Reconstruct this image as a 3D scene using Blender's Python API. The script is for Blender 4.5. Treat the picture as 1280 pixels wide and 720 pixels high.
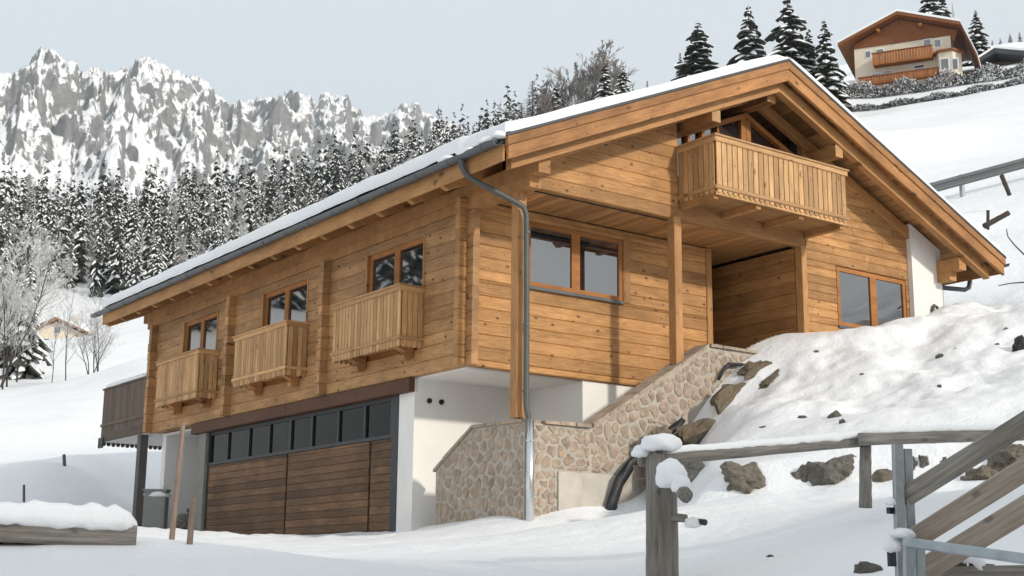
import bpy, math, random
import numpy as np
from mathutils import Matrix, Vector
random.seed(7); rng = np.random.RandomState(7)
S = bpy.context.scene
for o in list(bpy.data.objects): bpy.data.objects.remove(o)
COL = S.collection

# ------------------------------------------------------------------ camera, sky, sun, exposure
FPX, PITCH, ROLL, HEAD = 1693., math.radians(12.368), math.radians(-0.5465), math.radians(53.748)
CAM = np.array([-11.2704, -16.5221, -3.2031])
cp, sp, cr, sr = math.cos(PITCH), math.sin(PITCH), math.cos(ROLL), math.sin(ROLL)
ch, sh = math.cos(HEAD), math.sin(HEAD)
r0 = Vector((sh, -ch, 0)); f0 = Vector((ch*cp, sh*cp, sp)); u0 = Vector((-ch*sp, -sh*sp, cp))
cam_r = cr*r0 - sr*u0; cam_u = sr*r0 + cr*u0
cd = bpy.data.cameras.new('camera'); cam = bpy.data.objects.new('camera', cd); COL.objects.link(cam)
cam.matrix_world = Matrix(((cam_r.x, cam_u.x, -f0.x, CAM[0]), (cam_r.y, cam_u.y, -f0.y, CAM[1]), (cam_r.z, cam_u.z, -f0.z, CAM[2]), (0, 0, 0, 1)))
cd.sensor_width = 36; cd.lens = FPX*36/1280; cd.clip_start = 0.1; cd.clip_end = 30000
S.camera = cam

SUN = Vector((0.20, -1.0, 0.445)).normalized()          # towards the sun
el = math.asin(SUN.z); az = math.atan2(SUN.x, SUN.y)
wd = bpy.data.worlds.new('World'); S.world = wd; wd.use_nodes = True
nt = wd.node_tree; nt.nodes.clear()
sky = nt.nodes.new('ShaderNodeTexSky'); sky.sky_type = 'NISHITA'; sky.sun_disc = False
sky.sun_elevation = el; sky.sun_rotation = az; sky.altitude = 1200; sky.air_density = 1.0; sky.dust_density = 3.0; sky.ozone_density = 1.0
hz = nt.nodes.new('ShaderNodeMixRGB'); hz.inputs[0].default_value = 0.72; hz.inputs[2].default_value = (5.75, 6.1, 6.1, 1)
bg = nt.nodes.new('ShaderNodeBackground'); bg.inputs[1].default_value = 0.15
wo = nt.nodes.new('ShaderNodeOutputWorld')
nt.links.new(sky.outputs[0], hz.inputs[1]); nt.links.new(hz.outputs[0], bg.inputs[0]); nt.links.new(bg.outputs[0], wo.inputs[0])
sd = bpy.data.lights.new('sun', 'SUN'); sd.energy = 3.15; sd.angle = math.radians(3.0); sd.color = (1.0, 0.92, 0.80)
so = bpy.data.objects.new('sun', sd); COL.objects.link(so); so.rotation_euler = SUN.to_track_quat('Z', 'Y').to_euler()
vs = S.view_settings; vs.view_transform = 'Standard'; vs.look = 'None'; vs.gamma = 1; vs.use_curve_mapping = False; vs.exposure = 0.24
HAZE = .00014

# ------------------------------------------------------------------ pixel -> world helpers (photo pixels, 1280x720)
def raydir(px, py):
    x, y, z = px-640, -(py-360), FPX
    x, y = cr*x+sr*y, -sr*x+cr*y
    a = x; b = -y*sp+z*cp; zz = y*cp+z*sp
    return np.array([b*ch+a*sh, b*sh-a*ch, zz])
def P(px, py, dist):
    d = raydir(px, py); return CAM + d/math.hypot(d[0], d[1])*dist
def PZ(px, dist, z):
    p = P(px, 700, dist); p[2] = z; return p
def polar(deg, dist, z):                       # deg to the right of the camera heading
    a = HEAD - math.radians(deg); return np.array([CAM[0]+dist*math.cos(a), CAM[1]+dist*math.sin(a), z])

# ------------------------------------------------------------------ value noise
_T = rng.rand(512, 512)
def vnoise(x, y):
    xi = np.floor(x).astype(int); yi = np.floor(y).astype(int); fx = x-xi; fy = y-yi
    fx = fx*fx*fx*(fx*(fx*6-15)+10); fy = fy*fy*fy*(fy*(fy*6-15)+10)
    g = lambda a, b: _T[a % 512, b % 512]
    return (g(xi, yi)*(1-fx)+g(xi+1, yi)*fx)*(1-fy)+(g(xi, yi+1)*(1-fx)+g(xi+1, yi+1)*fx)*fy
def fbm(x, y, o=4, g=.5, l=2.03):
    s = 0; a = 1; n = 0
    for k in range(o):
        s = s+a*(vnoise(x+37.1*k, y+11.7*k)-.5); n += a; x = x*l; y = y*l; a *= g
    return s/n
def ridged(x, y, o=5, g=.55):
    s = 0; a = 1; n = 0
    for k in range(o):
        s = s+a*(1-np.abs(2*vnoise(x+17.3*k, y+91.7*k)-1)); n += a; x = x*2.07; y = y*2.07; a *= g
    return s/n

# ------------------------------------------------------------------ materials
def mat_new(name):
    m = bpy.data.materials.new(name); m.use_nodes = True
    n = m.node_tree; b = n.nodes['Principled BSDF']; return m, n, b
def N(n, t, **kw):
    q = n.nodes.new(t)
    for k, v in kw.items():
        if k == 'inp':
            for i, x in v.items(): q.inputs[i].default_value = x
        else: setattr(q, k, v)
    return q
def L(n, a, b): n.links.new(a, b)
def ramp(n, stops):
    r = N(n, 'ShaderNodeValToRGB'); e = r.color_ramp.elements
    while len(e) < len(stops): e.new(.5)
    for i, (p, c) in enumerate(stops):
        e[i].position = p; e[i].color = (c if len(c) == 4 else (*c, 1))
    return r
def rnd_coord(n, kind='Object', scale=(1, 1, 1), amount=50.):
    tc = N(n, 'ShaderNodeTexCoord'); oi = N(n, 'ShaderNodeObjectInfo')
    mul = N(n, 'ShaderNodeMath', operation='MULTIPLY', inp={1: amount}); L(n, oi.outputs['Random'], mul.inputs[0])
    ad = N(n, 'ShaderNodeVectorMath', operation='ADD'); L(n, tc.outputs[kind], ad.inputs[0]); L(n, mul.outputs[0], ad.inputs[1])
    mp = N(n, 'ShaderNodeMapping'); mp.inputs['Scale'].default_value = scale; L(n, ad.outputs[0], mp.inputs[0])
    return mp.outputs[0], oi
def mul_col(n, c, f):
    m = N(n, 'ShaderNodeMixRGB', blend_type='MULTIPLY', inp={0: 1.0}); L(n, c, m.inputs[1]); L(n, f, m.inputs[2]); return m.outputs[0]
def plain(name, col, rough=.6, metal=0., noise=.15, nscale=6., bump=.0):
    m, n, b = mat_new(name); b.inputs['Roughness'].default_value = rough; b.inputs['Metallic'].default_value = metal
    v, oi = rnd_coord(n)
    t = N(n, 'ShaderNodeTexNoise', inp={'Scale': nscale, 'Detail': 6., 'Roughness': .6}); L(n, v, t.inputs['Vector'])
    lo = tuple(c*(1-noise) for c in col); hi = tuple(min(1, c*(1+noise)) for c in col)
    r = ramp(n, [(.3, lo), (.7, hi)]); L(n, t.outputs['Fac'], r.inputs[0]); L(n, r.outputs[0], b.inputs['Base Color'])
    if bump:
        t2 = N(n, 'ShaderNodeTexNoise', inp={'Scale': nscale*6, 'Detail': 5.}); L(n, v, t2.inputs['Vector'])
        bp = N(n, 'ShaderNodeBump', inp={'Strength': bump, 'Distance': .01}); L(n, t2.outputs['Fac'], bp.inputs['Height']); L(n, bp.outputs[0], b.inputs['Normal'])
    return m
def wood(name, dark, light, knots=.8, vary=.22, rough=.62, ksc=(3.4, 5.6), weather=0., gstr=1.0):
    # local X runs along the board
    m, n, b = mat_new(name); b.inputs['Roughness'].default_value = rough
    b.inputs['Specular IOR Level'].default_value = .35
    v, oi = rnd_coord(n, scale=(1.1, 16, 16))
    g = N(n, 'ShaderNodeTexNoise', inp={'Scale': 3.2, 'Detail': 5., 'Roughness': .65, 'Distortion': .35}); L(n, v, g.inputs['Vector'])
    r = ramp(n, [(.28, dark), (.5, tuple((a+c)/2 for a, c in zip(dark, light))), (.72, light)]); L(n, g.outputs['Fac'], r.inputs[0])
    col = r.outputs[0]
    # board to board variation
    sh_ = N(n, 'ShaderNodeMapRange', inp={1: 0., 2: 1., 3: 1-vary, 4: 1+vary*.6}); L(n, oi.outputs['Random'], sh_.inputs[0])
    col = mul_col(n, col, sh_.outputs[0])
    # broad streaks
    v2, _ = rnd_coord(n, scale=(.7, 3.0, 3.0), amount=31.)
    g2 = N(n, 'ShaderNodeTexNoise', inp={'Scale': 1.7, 'Detail': 3.}); L(n, v2, g2.inputs['Vector'])
    r2 = ramp(n, [(.3, (.80, .76, .70)), (.62, (1.06, 1.04, 1.02))]); L(n, g2.outputs['Fac'], r2.inputs[0])
    col = mul_col(n, col, r2.outputs[0])
    if knots:
        v3, _ = rnd_coord(n, scale=(ksc[0], 0.001, ksc[1]), amount=17.)
        vo = N(n, 'ShaderNodeTexVoronoi', voronoi_dimensions='3D', inp={'Scale': 1.0, 'Randomness': 1.}); L(n, v3, vo.inputs['Vector'])
        gn = N(n, 'ShaderNodeTexNoise', inp={'Scale': 40., 'Detail': 2.}); L(n, v3, gn.inputs['Vector'])
        ad = N(n, 'ShaderNodeMath', operation='MULTIPLY_ADD', inp={1: .05}); L(n, gn.outputs['Fac'], ad.inputs[0]); L(n, vo.outputs['Distance'], ad.inputs[2])
        kr = ramp(n, [(.095, (.10*knots+.9*(1-knots),)*3), (.185, (1, 1, 1))]); L(n, ad.outputs[0], kr.inputs[0])
        v4, _ = rnd_coord(n, scale=(ksc[0]*2.3, 0.001, ksc[1]*1.5), amount=23.)
        vo2 = N(n, 'ShaderNodeTexVoronoi', voronoi_dimensions='3D', inp={'Scale': 1.0, 'Randomness': 1.}); L(n, v4, vo2.inputs['Vector'])
        kr2 = ramp(n, [(.07, (.30*knots+1-knots,)*3), (.14, (1, 1, 1))]); L(n, vo2.outputs['Distance'], kr2.inputs[0])
        k0 = N(n, 'ShaderNodeMixRGB', blend_type='MULTIPLY', inp={0: 1.}); L(n, col, k0.inputs[1]); L(n, kr2.outputs[0], k0.inputs[2])
        kk = N(n, 'ShaderNodeMixRGB', blend_type='MULTIPLY', inp={0: 1.}); L(n, k0.outputs[0], kk.inputs[1]); L(n, kr.outputs[0], kk.inputs[2])
        col = kk.outputs[0]
    if weather:
        ge = N(n, 'ShaderNodeNewGeometry')
        wn = N(n, 'ShaderNodeTexNoise', inp={'Scale': .9, 'Detail': 6., 'Roughness': .6}); L(n, ge.outputs['Position'], wn.inputs['Vector'])
        wr = ramp(n, [(.36, (1-weather, 1-weather*1.05, 1-weather*1.1)), (.6, (1.04, 1.03, 1.02))]); L(n, wn.outputs['Fac'], wr.inputs[0])
        col = mul_col(n, col, wr.outputs[0])
    L(n, col, b.inputs['Base Color'])
    bp = N(n, 'ShaderNodeBump', inp={'Strength': .35*gstr, 'Distance': .004}); L(n, g.outputs['Fac'], bp.inputs['Height']); L(n, bp.outputs[0], b.inputs['Normal'])
    return m

M = {}
M['wood'] = wood('honey_wood', (.33, .165, .060), (.62, .35, .145), weather=.22, vary=.26)
M['wood_log'] = wood('log_wood', (.31, .165, .07), (.57, .335, .155), weather=.24, knots=.9)
M['wood_beam'] = wood('beam_wood', (.34, .165, .062), (.56, .305, .125), knots=.7, ksc=(1.6, 3.), weather=.2)
M['wood_barge'] = wood('barge_wood', (.29, .13, .046), (.51, .26, .098), knots=.7, ksc=(2., 4.), weather=.35)
M['wood_soffit'] = wood('soffit_wood', (.33, .165, .064), (.56, .31, .13), knots=.5, vary=.34)
M['wood_slat'] = wood('slat_wood', (.39, .22, .098), (.64, .395, .19), knots=.75, vary=.3, ksc=(2.2, 6.))
M['wood_frame'] = wood('window_frame_wood', (.30, .115, .03), (.43, .19, .055), knots=0, vary=.1)
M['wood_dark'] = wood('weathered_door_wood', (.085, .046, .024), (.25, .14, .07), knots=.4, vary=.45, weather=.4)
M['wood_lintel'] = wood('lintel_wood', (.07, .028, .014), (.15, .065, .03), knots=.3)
M['wood_terrace'] = wood('terrace_wood', (.09, .062, .045), (.16, .115, .085), knots=.3, vary=.3)
M['wood_grey'] = wood('grey_weathered_wood', (.12, .112, .10), (.34, .32, .29), knots=.6, vary=.2, ksc=(1.5, 4.), gstr=3.)
M['wood_gate'] = wood('gate_board_wood', (.24, .20, .165), (.46, .40, .34), knots=.6, vary=.25, ksc=(1.5, 4.), gstr=2.)
M['wood_stake'] = wood('stake_wood', (.16, .11, .09), (.33, .25, .21), knots=.5, gstr=2.)
M['plaster'] = plain('white_plaster', (.80, .78, .75), .85, noise=.03, nscale=2., bump=.15)
M['cream'] = plain('cream_plaster', (.70, .62, .49), .85, noise=.06, nscale=.6, bump=.1)
M['concrete'] = plain('concrete', (.50, .46, .40), .9, noise=.14, nscale=3., bump=.4)
M['gutter'] = plain('gutter_metal', (.10, .105, .11), .45, .3, .15, 3.)
M['pipe_grey'] = plain('painted_pipe', (.07, .075, .07), .5, .0, .12, 3.)
M['zinc'] = plain('galvanised_steel', (.36, .40, .43), .38, .75, .2, 9., .15)
M['zinc_pipe'] = plain('zinc_pipe', (.62, .64, .65), .25, .9, .08, 3.)
M['anthracite'] = plain('anthracite_frame', (.028, .032, .037), .5, .1, .2, 4.)
M['grey_pillar'] = plain('grey_paint', (.22, .21, .19), .7, 0, .1, 4.)
M['brown_post'] = plain('dark_post', (.10, .085, .08), .6, 0, .15, 4.)
M['dark'] = plain('dark_interior', (.012, .012, .013), .9)
M['membrane'] = plain('black_membrane', (.018, .019, .021), .55, 0, .4, 5., .8)
M['roofing'] = plain('roof_sheet', (.05, .053, .06), .5, .2, .15, 2.)
M['roofbrown'] = wood('roof_underside_brown', (.19, .062, .02), (.30, .115, .035), knots=.2)
M['hbalc'] = wood('orange_balcony_wood', (.25, .08, .022), (.46, .18, .05), knots=.3)
M['cabinet'] = plain('cabinet_grey', (.22, .23, .215), .6, 0, .08, 3.)
M['bark'] = plain('bark', (.055, .043, .036), .95, 0, .35, 3., .6)
M['frost'] = plain('frosted_twig', (.50, .50, .50), .9, 0, .3, 2.)
M['larch'] = plain('larch_twig', (.22, .20, .185), .9, 0, .3, 2.)
M['hedge'] = plain('hedge_twig', (.085, .08, .075), .95, 0, .35, 1.)
M['steel_rail'] = plain('guard_rail_steel', (.13, .14, .145), .7, .1, .1, 2.)

def glass(name, col=(.015, .018, .022), ior=2.4, rough=.02):
    m, n, b = mat_new(name); b.inputs['Base Color'].default_value = (*col, 1); b.inputs['Roughness'].default_value = rough
    b.inputs['IOR'].default_value = ior
    tc = N(n, 'ShaderNodeTexCoord'); t = N(n, 'ShaderNodeTexNoise', inp={'Scale': 1.3, 'Detail': 1.}); L(n, tc.outputs['Object'], t.inputs['Vector'])
    bp = N(n, 'ShaderNodeBump', inp={'Strength': .04, 'Distance': .02}); L(n, t.outputs['Fac'], bp.inputs['Height']); L(n, bp.outputs[0], b.inputs['Normal'])
    return m
M['glass'] = glass('window_glass', ior=2.9)
M['glass_dark'] = glass('garage_glass', (.006, .007, .008), ior=1.22)

def snow_mat(name, rough=.55, bump=.5, scale=1.0):
    m, n, b = mat_new(name)
    ge = N(n, 'ShaderNodeNewGeometry')
    t = N(n, 'ShaderNodeTexNoise', inp={'Scale': .35*scale, 'Detail': 5.}); L(n, ge.outputs['Position'], t.inputs['Vector'])
    r = ramp(n, [(.3, (.80, .815, .84)), (.7, (.87, .875, .885))]); L(n, t.outputs['Fac'], r.inputs[0]); L(n, r.outputs[0], b.inputs['Base Color'])
    b.inputs['Roughness'].default_value = rough; b.inputs['Specular IOR Level'].default_value = .25
    t1 = N(n, 'ShaderNodeTexNoise', inp={'Scale': 2.2*scale, 'Detail': 9., 'Roughness': .62}); L(n, ge.outputs['Position'], t1.inputs['Vector'])
    t2 = N(n, 'ShaderNodeTexNoise', inp={'Scale': 22*scale, 'Detail': 4.}); L(n, ge.outputs['Position'], t2.inputs['Vector'])
    b1 = N(n, 'ShaderNodeBump', inp={'Strength': bump, 'Distance': .12/scale}); L(n, t1.outputs['Fac'], b1.inputs['Height'])
    b2 = N(n, 'ShaderNodeBump', inp={'Strength': bump*.7, 'Distance': .025/scale}); L(n, t2.outputs['Fac'], b2.inputs['Height']); L(n, b1.outputs[0], b2.inputs['Normal'])
    L(n, b2.outputs[0], b.inputs['Normal'])
    return m
M['snow'] = snow_mat('snow')
M['snow_cap'] = snow_mat('snow_cap', bump=.25)
M['tree_snow'] = plain('snow_on_boughs', (.80, .81, .83), .7, 0, .05, 2.)
def needles():
    m, n, b = mat_new('spruce_needles'); b.inputs['Roughness'].default_value = .8
    v, oi = rnd_coord(n); t = N(n, 'ShaderNodeTexNoise', inp={'Scale': .9, 'Detail': 4.}); L(n, v, t.inputs['Vector'])
    r = ramp(n, [(.3, (.020, .026, .020)), (.7, (.058, .066, .048))]); L(n, t.outputs['Fac'], r.inputs[0]); L(n, r.outputs[0], b.inputs['Base Color'])
    return m
M['needles'] = needles()

def stone_mat(name, cols, nscale=7., bump=.8, dist=.02):
    m, n, b = mat_new(name); b.inputs['Roughness'].default_value = .9
    v, oi = rnd_coord(n)
    r0_ = ramp(n, [(i/(len(cols)-1), c) for i, c in enumerate(cols)]); L(n, oi.outputs['Random'], r0_.inputs[0])
    t = N(n, 'ShaderNodeTexNoise', inp={'Scale': nscale, 'Detail': 8., 'Roughness': .68}); L(n, v, t.inputs['Vector'])
    r = ramp(n, [(.28, (.5, .5, .52)), (.55, (1, 1, 1)), (.75, (1.3, 1.27, 1.2))]); L(n, t.outputs['Fac'], r.inputs[0])
    L(n, mul_col(n, r0_.outputs[0], r.outputs[0]), b.inputs['Base Color'])
    bp = N(n, 'ShaderNodeBump', inp={'Strength': bump, 'Distance': dist}); L(n, t.outputs['Fac'], bp.inputs['Height']); L(n, bp.outputs[0], b.inputs['Normal'])
    return m
M['stone'] = stone_mat('wall_stone', [(.35, .265, .195), (.42, .32, .24), (.37, .295, .23), (.45, .345, .26), (.33, .265, .21)])
M['mortar'] = plain('mortar', (.425, .38, .325), .95, 0, .18, 9., .8)
M['coping'] = stone_mat('coping_stone', [(.42, .32, .23), (.36, .29, .23), (.46, .37, .28)])
M['boulder'] = stone_mat('boulder_rock', [(.20, .165, .12), (.15, .15, .14), (.22, .19, .15), (.12, .12, .12), (.18, .17, .15)], 4., 1., .06)
M['boulder_tan'] = stone_mat('tan_rock', [(.26, .215, .155), (.20, .175, .14)], 4., 1., .06)
M['earth'] = stone_mat('bare_earth', [(.17, .13, .085), (.2, .155, .1)], 5., 1., .06)

def rock_snow():
    m, n, b = mat_new('snowy_rock'); b.inputs['Roughness'].default_value = .85
    ge = N(n, 'ShaderNodeNewGeometry'); at = N(n, 'ShaderNodeAttribute', attribute_name='snow')
    t = N(n, 'ShaderNodeTexNoise', inp={'Scale': .03, 'Detail': 9., 'Roughness': .72}); L(n, ge.outputs['Position'], t.inputs['Vector'])
    mp = N(n, 'ShaderNodeMapping'); mp.inputs['Scale'].default_value = (.10, .10, .055); L(n, ge.outputs['Position'], mp.inputs[0])
    t2 = N(n, 'ShaderNodeTexNoise', inp={'Scale': 1., 'Detail': 10., 'Roughness': .78, 'Distortion': .4}); L(n, mp.outputs[0], t2.inputs['Vector'])
    rk = ramp(n, [(.3, (.09, .095, .10)), (.5, (.20, .203, .205)), (.72, (.36, .355, .345))]); L(n, t2.outputs['Fac'], rk.inputs[0])
    t3 = N(n, 'ShaderNodeTexNoise', inp={'Scale': .007, 'Detail': 4.}); L(n, ge.outputs['Position'], t3.inputs['Vector'])
    r3 = ramp(n, [(.68, (0, 0, 0)), (.74, (.4, .4, .4))]); L(n, t3.outputs['Fac'], r3.inputs[0])
    mx = N(n, 'ShaderNodeMixRGB', inp={2: (.36, .29, .21, 1)}); L(n, r3.outputs[0], mx.inputs[0]); L(n, rk.outputs[0], mx.inputs[1])
    a1 = N(n, 'ShaderNodeMath', operation='MULTIPLY_ADD', inp={1: .5}); L(n, t.outputs['Fac'], a1.inputs[0]); L(n, at.outputs['Fac'], a1.inputs[2])
    ad = N(n, 'ShaderNodeMath', operation='MULTIPLY_ADD', inp={1: 1.25}); L(n, t2.outputs['Fac'], ad.inputs[0]); L(n, a1.outputs[0], ad.inputs[2])
    rs = ramp(n, [(.0, (0, 0, 0)), (.10, (1, 1, 1))])
    sb = N(n, 'ShaderNodeMath', operation='SUBTRACT', inp={1: .985}); L(n, ad.outputs[0], sb.inputs[0]); L(n, sb.outputs[0], rs.inputs[0])
    fx = N(n, 'ShaderNodeMixRGB', inp={2: (.84, .85, .87, 1)}); L(n, rs.outputs[0], fx.inputs[0]); L(n, mx.outputs[0], fx.inputs[1])
    L(n, fx.outputs[0], b.inputs['Base Color'])
    bp = N(n, 'ShaderNodeBump', inp={'Strength': .7, 'Distance': 5.}); L(n, t2.outputs['Fac'], bp.inputs['Height']); L(n, bp.outputs[0], b.inputs['Normal'])
    return m
M['rock_snow'] = rock_snow()

# ------------------------------------------------------------------ object helpers
WLOC = {}
def tag(o, label=None, cat=None, group=None, kind=None):
    if label: o['label'] = label
    if cat: o['category'] = cat
    if group: o['group'] = group
    if kind: o['kind'] = kind
    return o
def empty(name, loc, **kw):
    o = bpy.data.objects.new(name, None); COL.objects.link(o); o.location = loc; o.empty_display_size = .2
    WLOC[o.name] = Vector(loc); return tag(o, **kw)
def put(name, mesh, mats, parent=None, loc=(0, 0, 0), rot=None, **kw):
    """mesh object at world location loc (parents carry no rotation or scale)"""
    o = bpy.data.objects.new(name, mesh); COL.objects.link(o)
    if mats is not None and not mesh.materials:
        for m in (mats if isinstance(mats, (list, tuple)) else [mats]): mesh.materials.append(M[m])
    base = Vector((0, 0, 0))
    if parent is not None:
        o.parent = parent; base = WLOC[parent.name]
    o.location = Vector(loc)-base
    if rot is not None: o.rotation_euler = rot
    WLOC[o.name] = Vector(loc)
    return tag(o, **kw)
class MB:
    def __init__(s): s.v = []; s.f = []; s.m = []
    def add(s, v, f, mi=0):
        b = len(s.v); s.v += [tuple(map(float, q)) for q in v]; s.f += [tuple(i+b for i in q) for q in f]; s.m += [mi]*len(f); return s
    def box(s, a, b, mi=0):
        x0, x1 = sorted((a[0], b[0])); y0, y1 = sorted((a[1], b[1])); z0, z1 = sorted((a[2], b[2]))
        return s.add([(x0, y0, z0), (x1, y0, z0), (x1, y1, z0), (x0, y1, z0), (x0, y0, z1), (x1, y0, z1), (x1, y1, z1), (x0, y1, z1)],
                     [(0, 3, 2, 1), (4, 5, 6, 7), (0, 1, 5, 4), (1, 2, 6, 5), (2, 3, 7, 6), (3, 0, 4, 7)], mi)
    def prism(s, poly, d, mi=0):
        n = len(poly); poly = [Vector(p) for p in poly]; d = Vector(d)
        c = sum(((poly[i]-poly[0]).cross(poly[(i+1) % n]-poly[0]) for i in range(n)), Vector())
        if c.dot(d) > 0: poly = poly[::-1]
        v = poly+[p+d for p in poly]
        return s.add(v, [tuple(range(n)), tuple(range(2*n-1, n-1, -1))]+[(i, i+n, (i+1) % n+n, (i+1) % n) for i in range(n)], mi)
    def tube(s, pts, rad, k=8, mi=0, caps=True):
        pts = [Vector(p) for p in pts]; rad = rad if isinstance(rad, (list, tuple)) else [rad]*len(pts)
        up = None; b = len(s.v); vs_ = []; fs = []
        for i, p in enumerate(pts):
            d = (pts[min(i+1, len(pts)-1)]-pts[max(i-1, 0)]).normalized()
            if up is None: up = d.orthogonal().normalized()
            up = (up-d*up.dot(d)).normalized(); sd_ = d.cross(up)
            for j in range(k):
                a = 2*math.pi*j/k; vs_.append(p+(up*math.cos(a)+sd_*math.sin(a))*rad[i])
        for i in range(len(pts)-1):
            for j in range(k):
                fs.append((i*k+j, i*k+(j+1) % k, (i+1)*k+(j+1) % k, (i+1)*k+j))
        if caps: fs += [tuple(range(k-1, -1, -1)), tuple((len(pts)-1)*k+j for j in range(k))]
        return s.add(vs_, fs, mi)
    def mesh(s, name='mesh', smooth=False, org=None):
        me = bpy.data.meshes.new(name)
        v = s.v if org is None else [(x-org[0], y-org[1], z-org[2]) for x, y, z in s.v]
        me.from_pydata(v, [], s.f); me.polygons.foreach_set('material_index', s.m)
        if smooth: me.polygons.foreach_set('use_smooth', [True]*len(s.f))
        me.update(); return me
    def build(s, name, mats, parent=None, loc=(0, 0, 0), smooth=False, **kw):
        """vertices in world coordinates; object origin at loc"""
        return put(name, s.mesh(name, smooth, loc), mats, parent, loc, **kw)
_PC = {}
def plank(name, mat, parent, a, b, n, w, t, ch_=.008, cut=(0, 0), bottom_round=False, mesh_extra=None):
    """board from a to b (back centre line), outward normal n, width w across, thickness t; cut = extra length of upper edge at both ends"""
    a = Vector(a); b = Vector(b); n = Vector(n).normalized(); x = (b-a); ln = x.length; x.normalize(); z = x.cross(n)
    key = (mat, round(ln, 3), round(w, 3), round(t, 3), round(ch_, 3), round(cut[0], 3), round(cut[1], 3), bottom_round)
    me = _PC.get(key)
    if me is None:
        m = MB(); c = ch_; h = w/2; L2 = ln/2
        sec = [(0, -h), (t-c, -h), (t, -h+c), (t, h-c), (t-c, h), (0, h)]
        if bottom_round:     # slat: rounded end at -X, local x = up
            pts = [(-L2+h-h*math.cos(q), h*math.sin(q)) for q in [math.radians(d) for d in (-90, -60, -30, 0, 30, 60, 90)]]
            # outline in (x, z)
            out = [(L2, -h)]+[(-L2+h*(1-math.cos(math.radians(d)))*1.0, h*math.sin(math.radians(d))) for d in (-90, -55, -25, 0, 25, 55, 90)]+[(L2, h)]
            m.prism([(p[0], 0, p[1]) for p in out], (0, t, 0))
        else:
            k = len(sec); v = []
            for e, sg in ((0, -1), (1, 1)):
                for (y, zz) in sec: v.append((sg*(L2+cut[e]*(zz/h)*.5), y, zz))
            m.add(v, [tuple(range(k)), tuple(range(2*k-1, k-1, -1))]+[(i, i+k, (i+1) % k+k, (i+1) % k) for i in range(k)])
        me = m.mesh('board'); _PC[key] = me
        me.materials.append(M[mat])
    R = Matrix((x, n, z)).transposed()
    o = put(name, me, None, parent, (a+b)/2, R.to_euler())
    return o

# ------------------------------------------------------------------ ground (snow), one sheet to the horizon
CP = []
def g(*p): CP.append(np.array(p, float))
# around the camera and foreground
g(CAM[0], CAM[1], -4.85)
for q in [(0, 7.6, -3.22), (300, 7.5, -3.25), (640, 7.5, -3.3), (850, 7.5, -3.35), (1100, 7, -3.25), (1280, 7, -3.45)]: g(*PZ(*q))
for q in [(0, 4, -4.1), (640, 4, -4.2), (1280, 4, -4.0)]: g(*PZ(*q))
for q in [(0, 705, 8.3), (60, 676, 9.5), (165, 668, 9.6), (0, 674, 9.5), (120, 700, 9.2), (215, 692, 11), (300, 692, 13), (400, 690, 13), (500, 695, 12), (580, 676, 15.5), (657, 690, 12), (657, 665, 16), (740, 650, 15.5), (760, 690, 12.5), (826, 728, 10.2), (826, 698, 12),
          (800, 648, 16), (860, 636, 16.6), (900, 625, 16), (960, 617, 16), (900, 668, 13), (1000, 613, 15.7), (1000, 664, 12), (1082, 630, 12.4), (1082, 612, 15.6), (1020, 705, 9.8), (1140, 670, 10.5), (1150, 600, 15.7), (1280, 690, 10), (1280, 610, 14.5), (1240, 596, 15.6)]: g(*P(*q))
# along the house
for q in [(-.15, 9.2, -2.33), (-.15, 7, -2.36), (-.15, 4.5, -2.4), (-.15, 2.1, -2.45), (-.1, .9, -2.41), (0, -1.45, -2.35), (.8, -1.5, -2.2), (1.4, -1.5, -2.08), (-2.2, 3, -2.5), (-2.5, 7, -2.42), (-2.5, 11, -2.3), (.1, 13.1, -2.08), (1.5, 15, -1.9), (3, 12.5, -2), (-.6, 11, -2.2),
          (1.5, -3, -2.22), (1.0, -3, -2.30), (.4, -4, -2.52), (2.1, -2.6, -2.1), (2.0, -1.75, -2.12), (2.35, -1.8, -1.98), (2.75, -1.8, -1.55), (3.15, -1.7, -.95), (3.9, -1.6, -.12), (4.75, -1.6, .42), (5.3, -1.5, .72), (6.2, -1.4, 1.0), (8, -1.4, 1.2), (9.5, -1.5, 1.34), (10.4, -1., 1.7), (11, 5, 2.9), (11.5, 11, 4.), (6, 16, 0), (10, 17, 3.5),
          (5.4, .2, .9), (4.5, 5, -1), (8, 5, .5)]: g(*q)
# bank beside the stairs
for q in [(880, 560, 18.3), (950, 560, 18.0), (900, 520, 19.6), (960, 500, 20.4), (1000, 555, 17.6), (1000, 505, 19.4), (1050, 450, 21.4), (1140, 545, 17.2), (1140, 480, 19.6), (1140, 430, 21.8), (1280, 545, 17), (1280, 460, 20), (1280, 410, 22), (1280, 372, 24.5), (1200, 386, 24.8)]: g(*P(*q))
# hillside right and behind
for q in [(1280, 345, 29), (1200, 340, 30), (1280, 290, 34), (1200, 285, 35), (1210, 244, 40), (1280, 226, 40.5), (1200, 222, 44), (1280, 203, 45), (1280, 180, 56), (1200, 185, 56), (1280, 140, 90), (1200, 150, 90), (1280, 108, 132), (1160, 132, 134), (1060, 150, 136), (1060, 118, 150), (1160, 104, 150), (1280, 85, 150), (1280, 70, 185), (1100, 80, 190), (1280, 62, 300), (1100, 80, 300)]: g(*P(*q))
for q in [(400, 60, 2), (600, 60, 8), (800, 60, 15), (1000, 60, 17), (400, 110, 14), (600, 110, 26), (800, 110, 33), (1000, 100, 29)]: g(*PZ(*q))
for q in [(870, 112, 150), (950, 108, 150), (700, 175, 240), (800, 140, 220), (640, 195, 300), (900, 110, 260)]: g(*P(*q))
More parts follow.
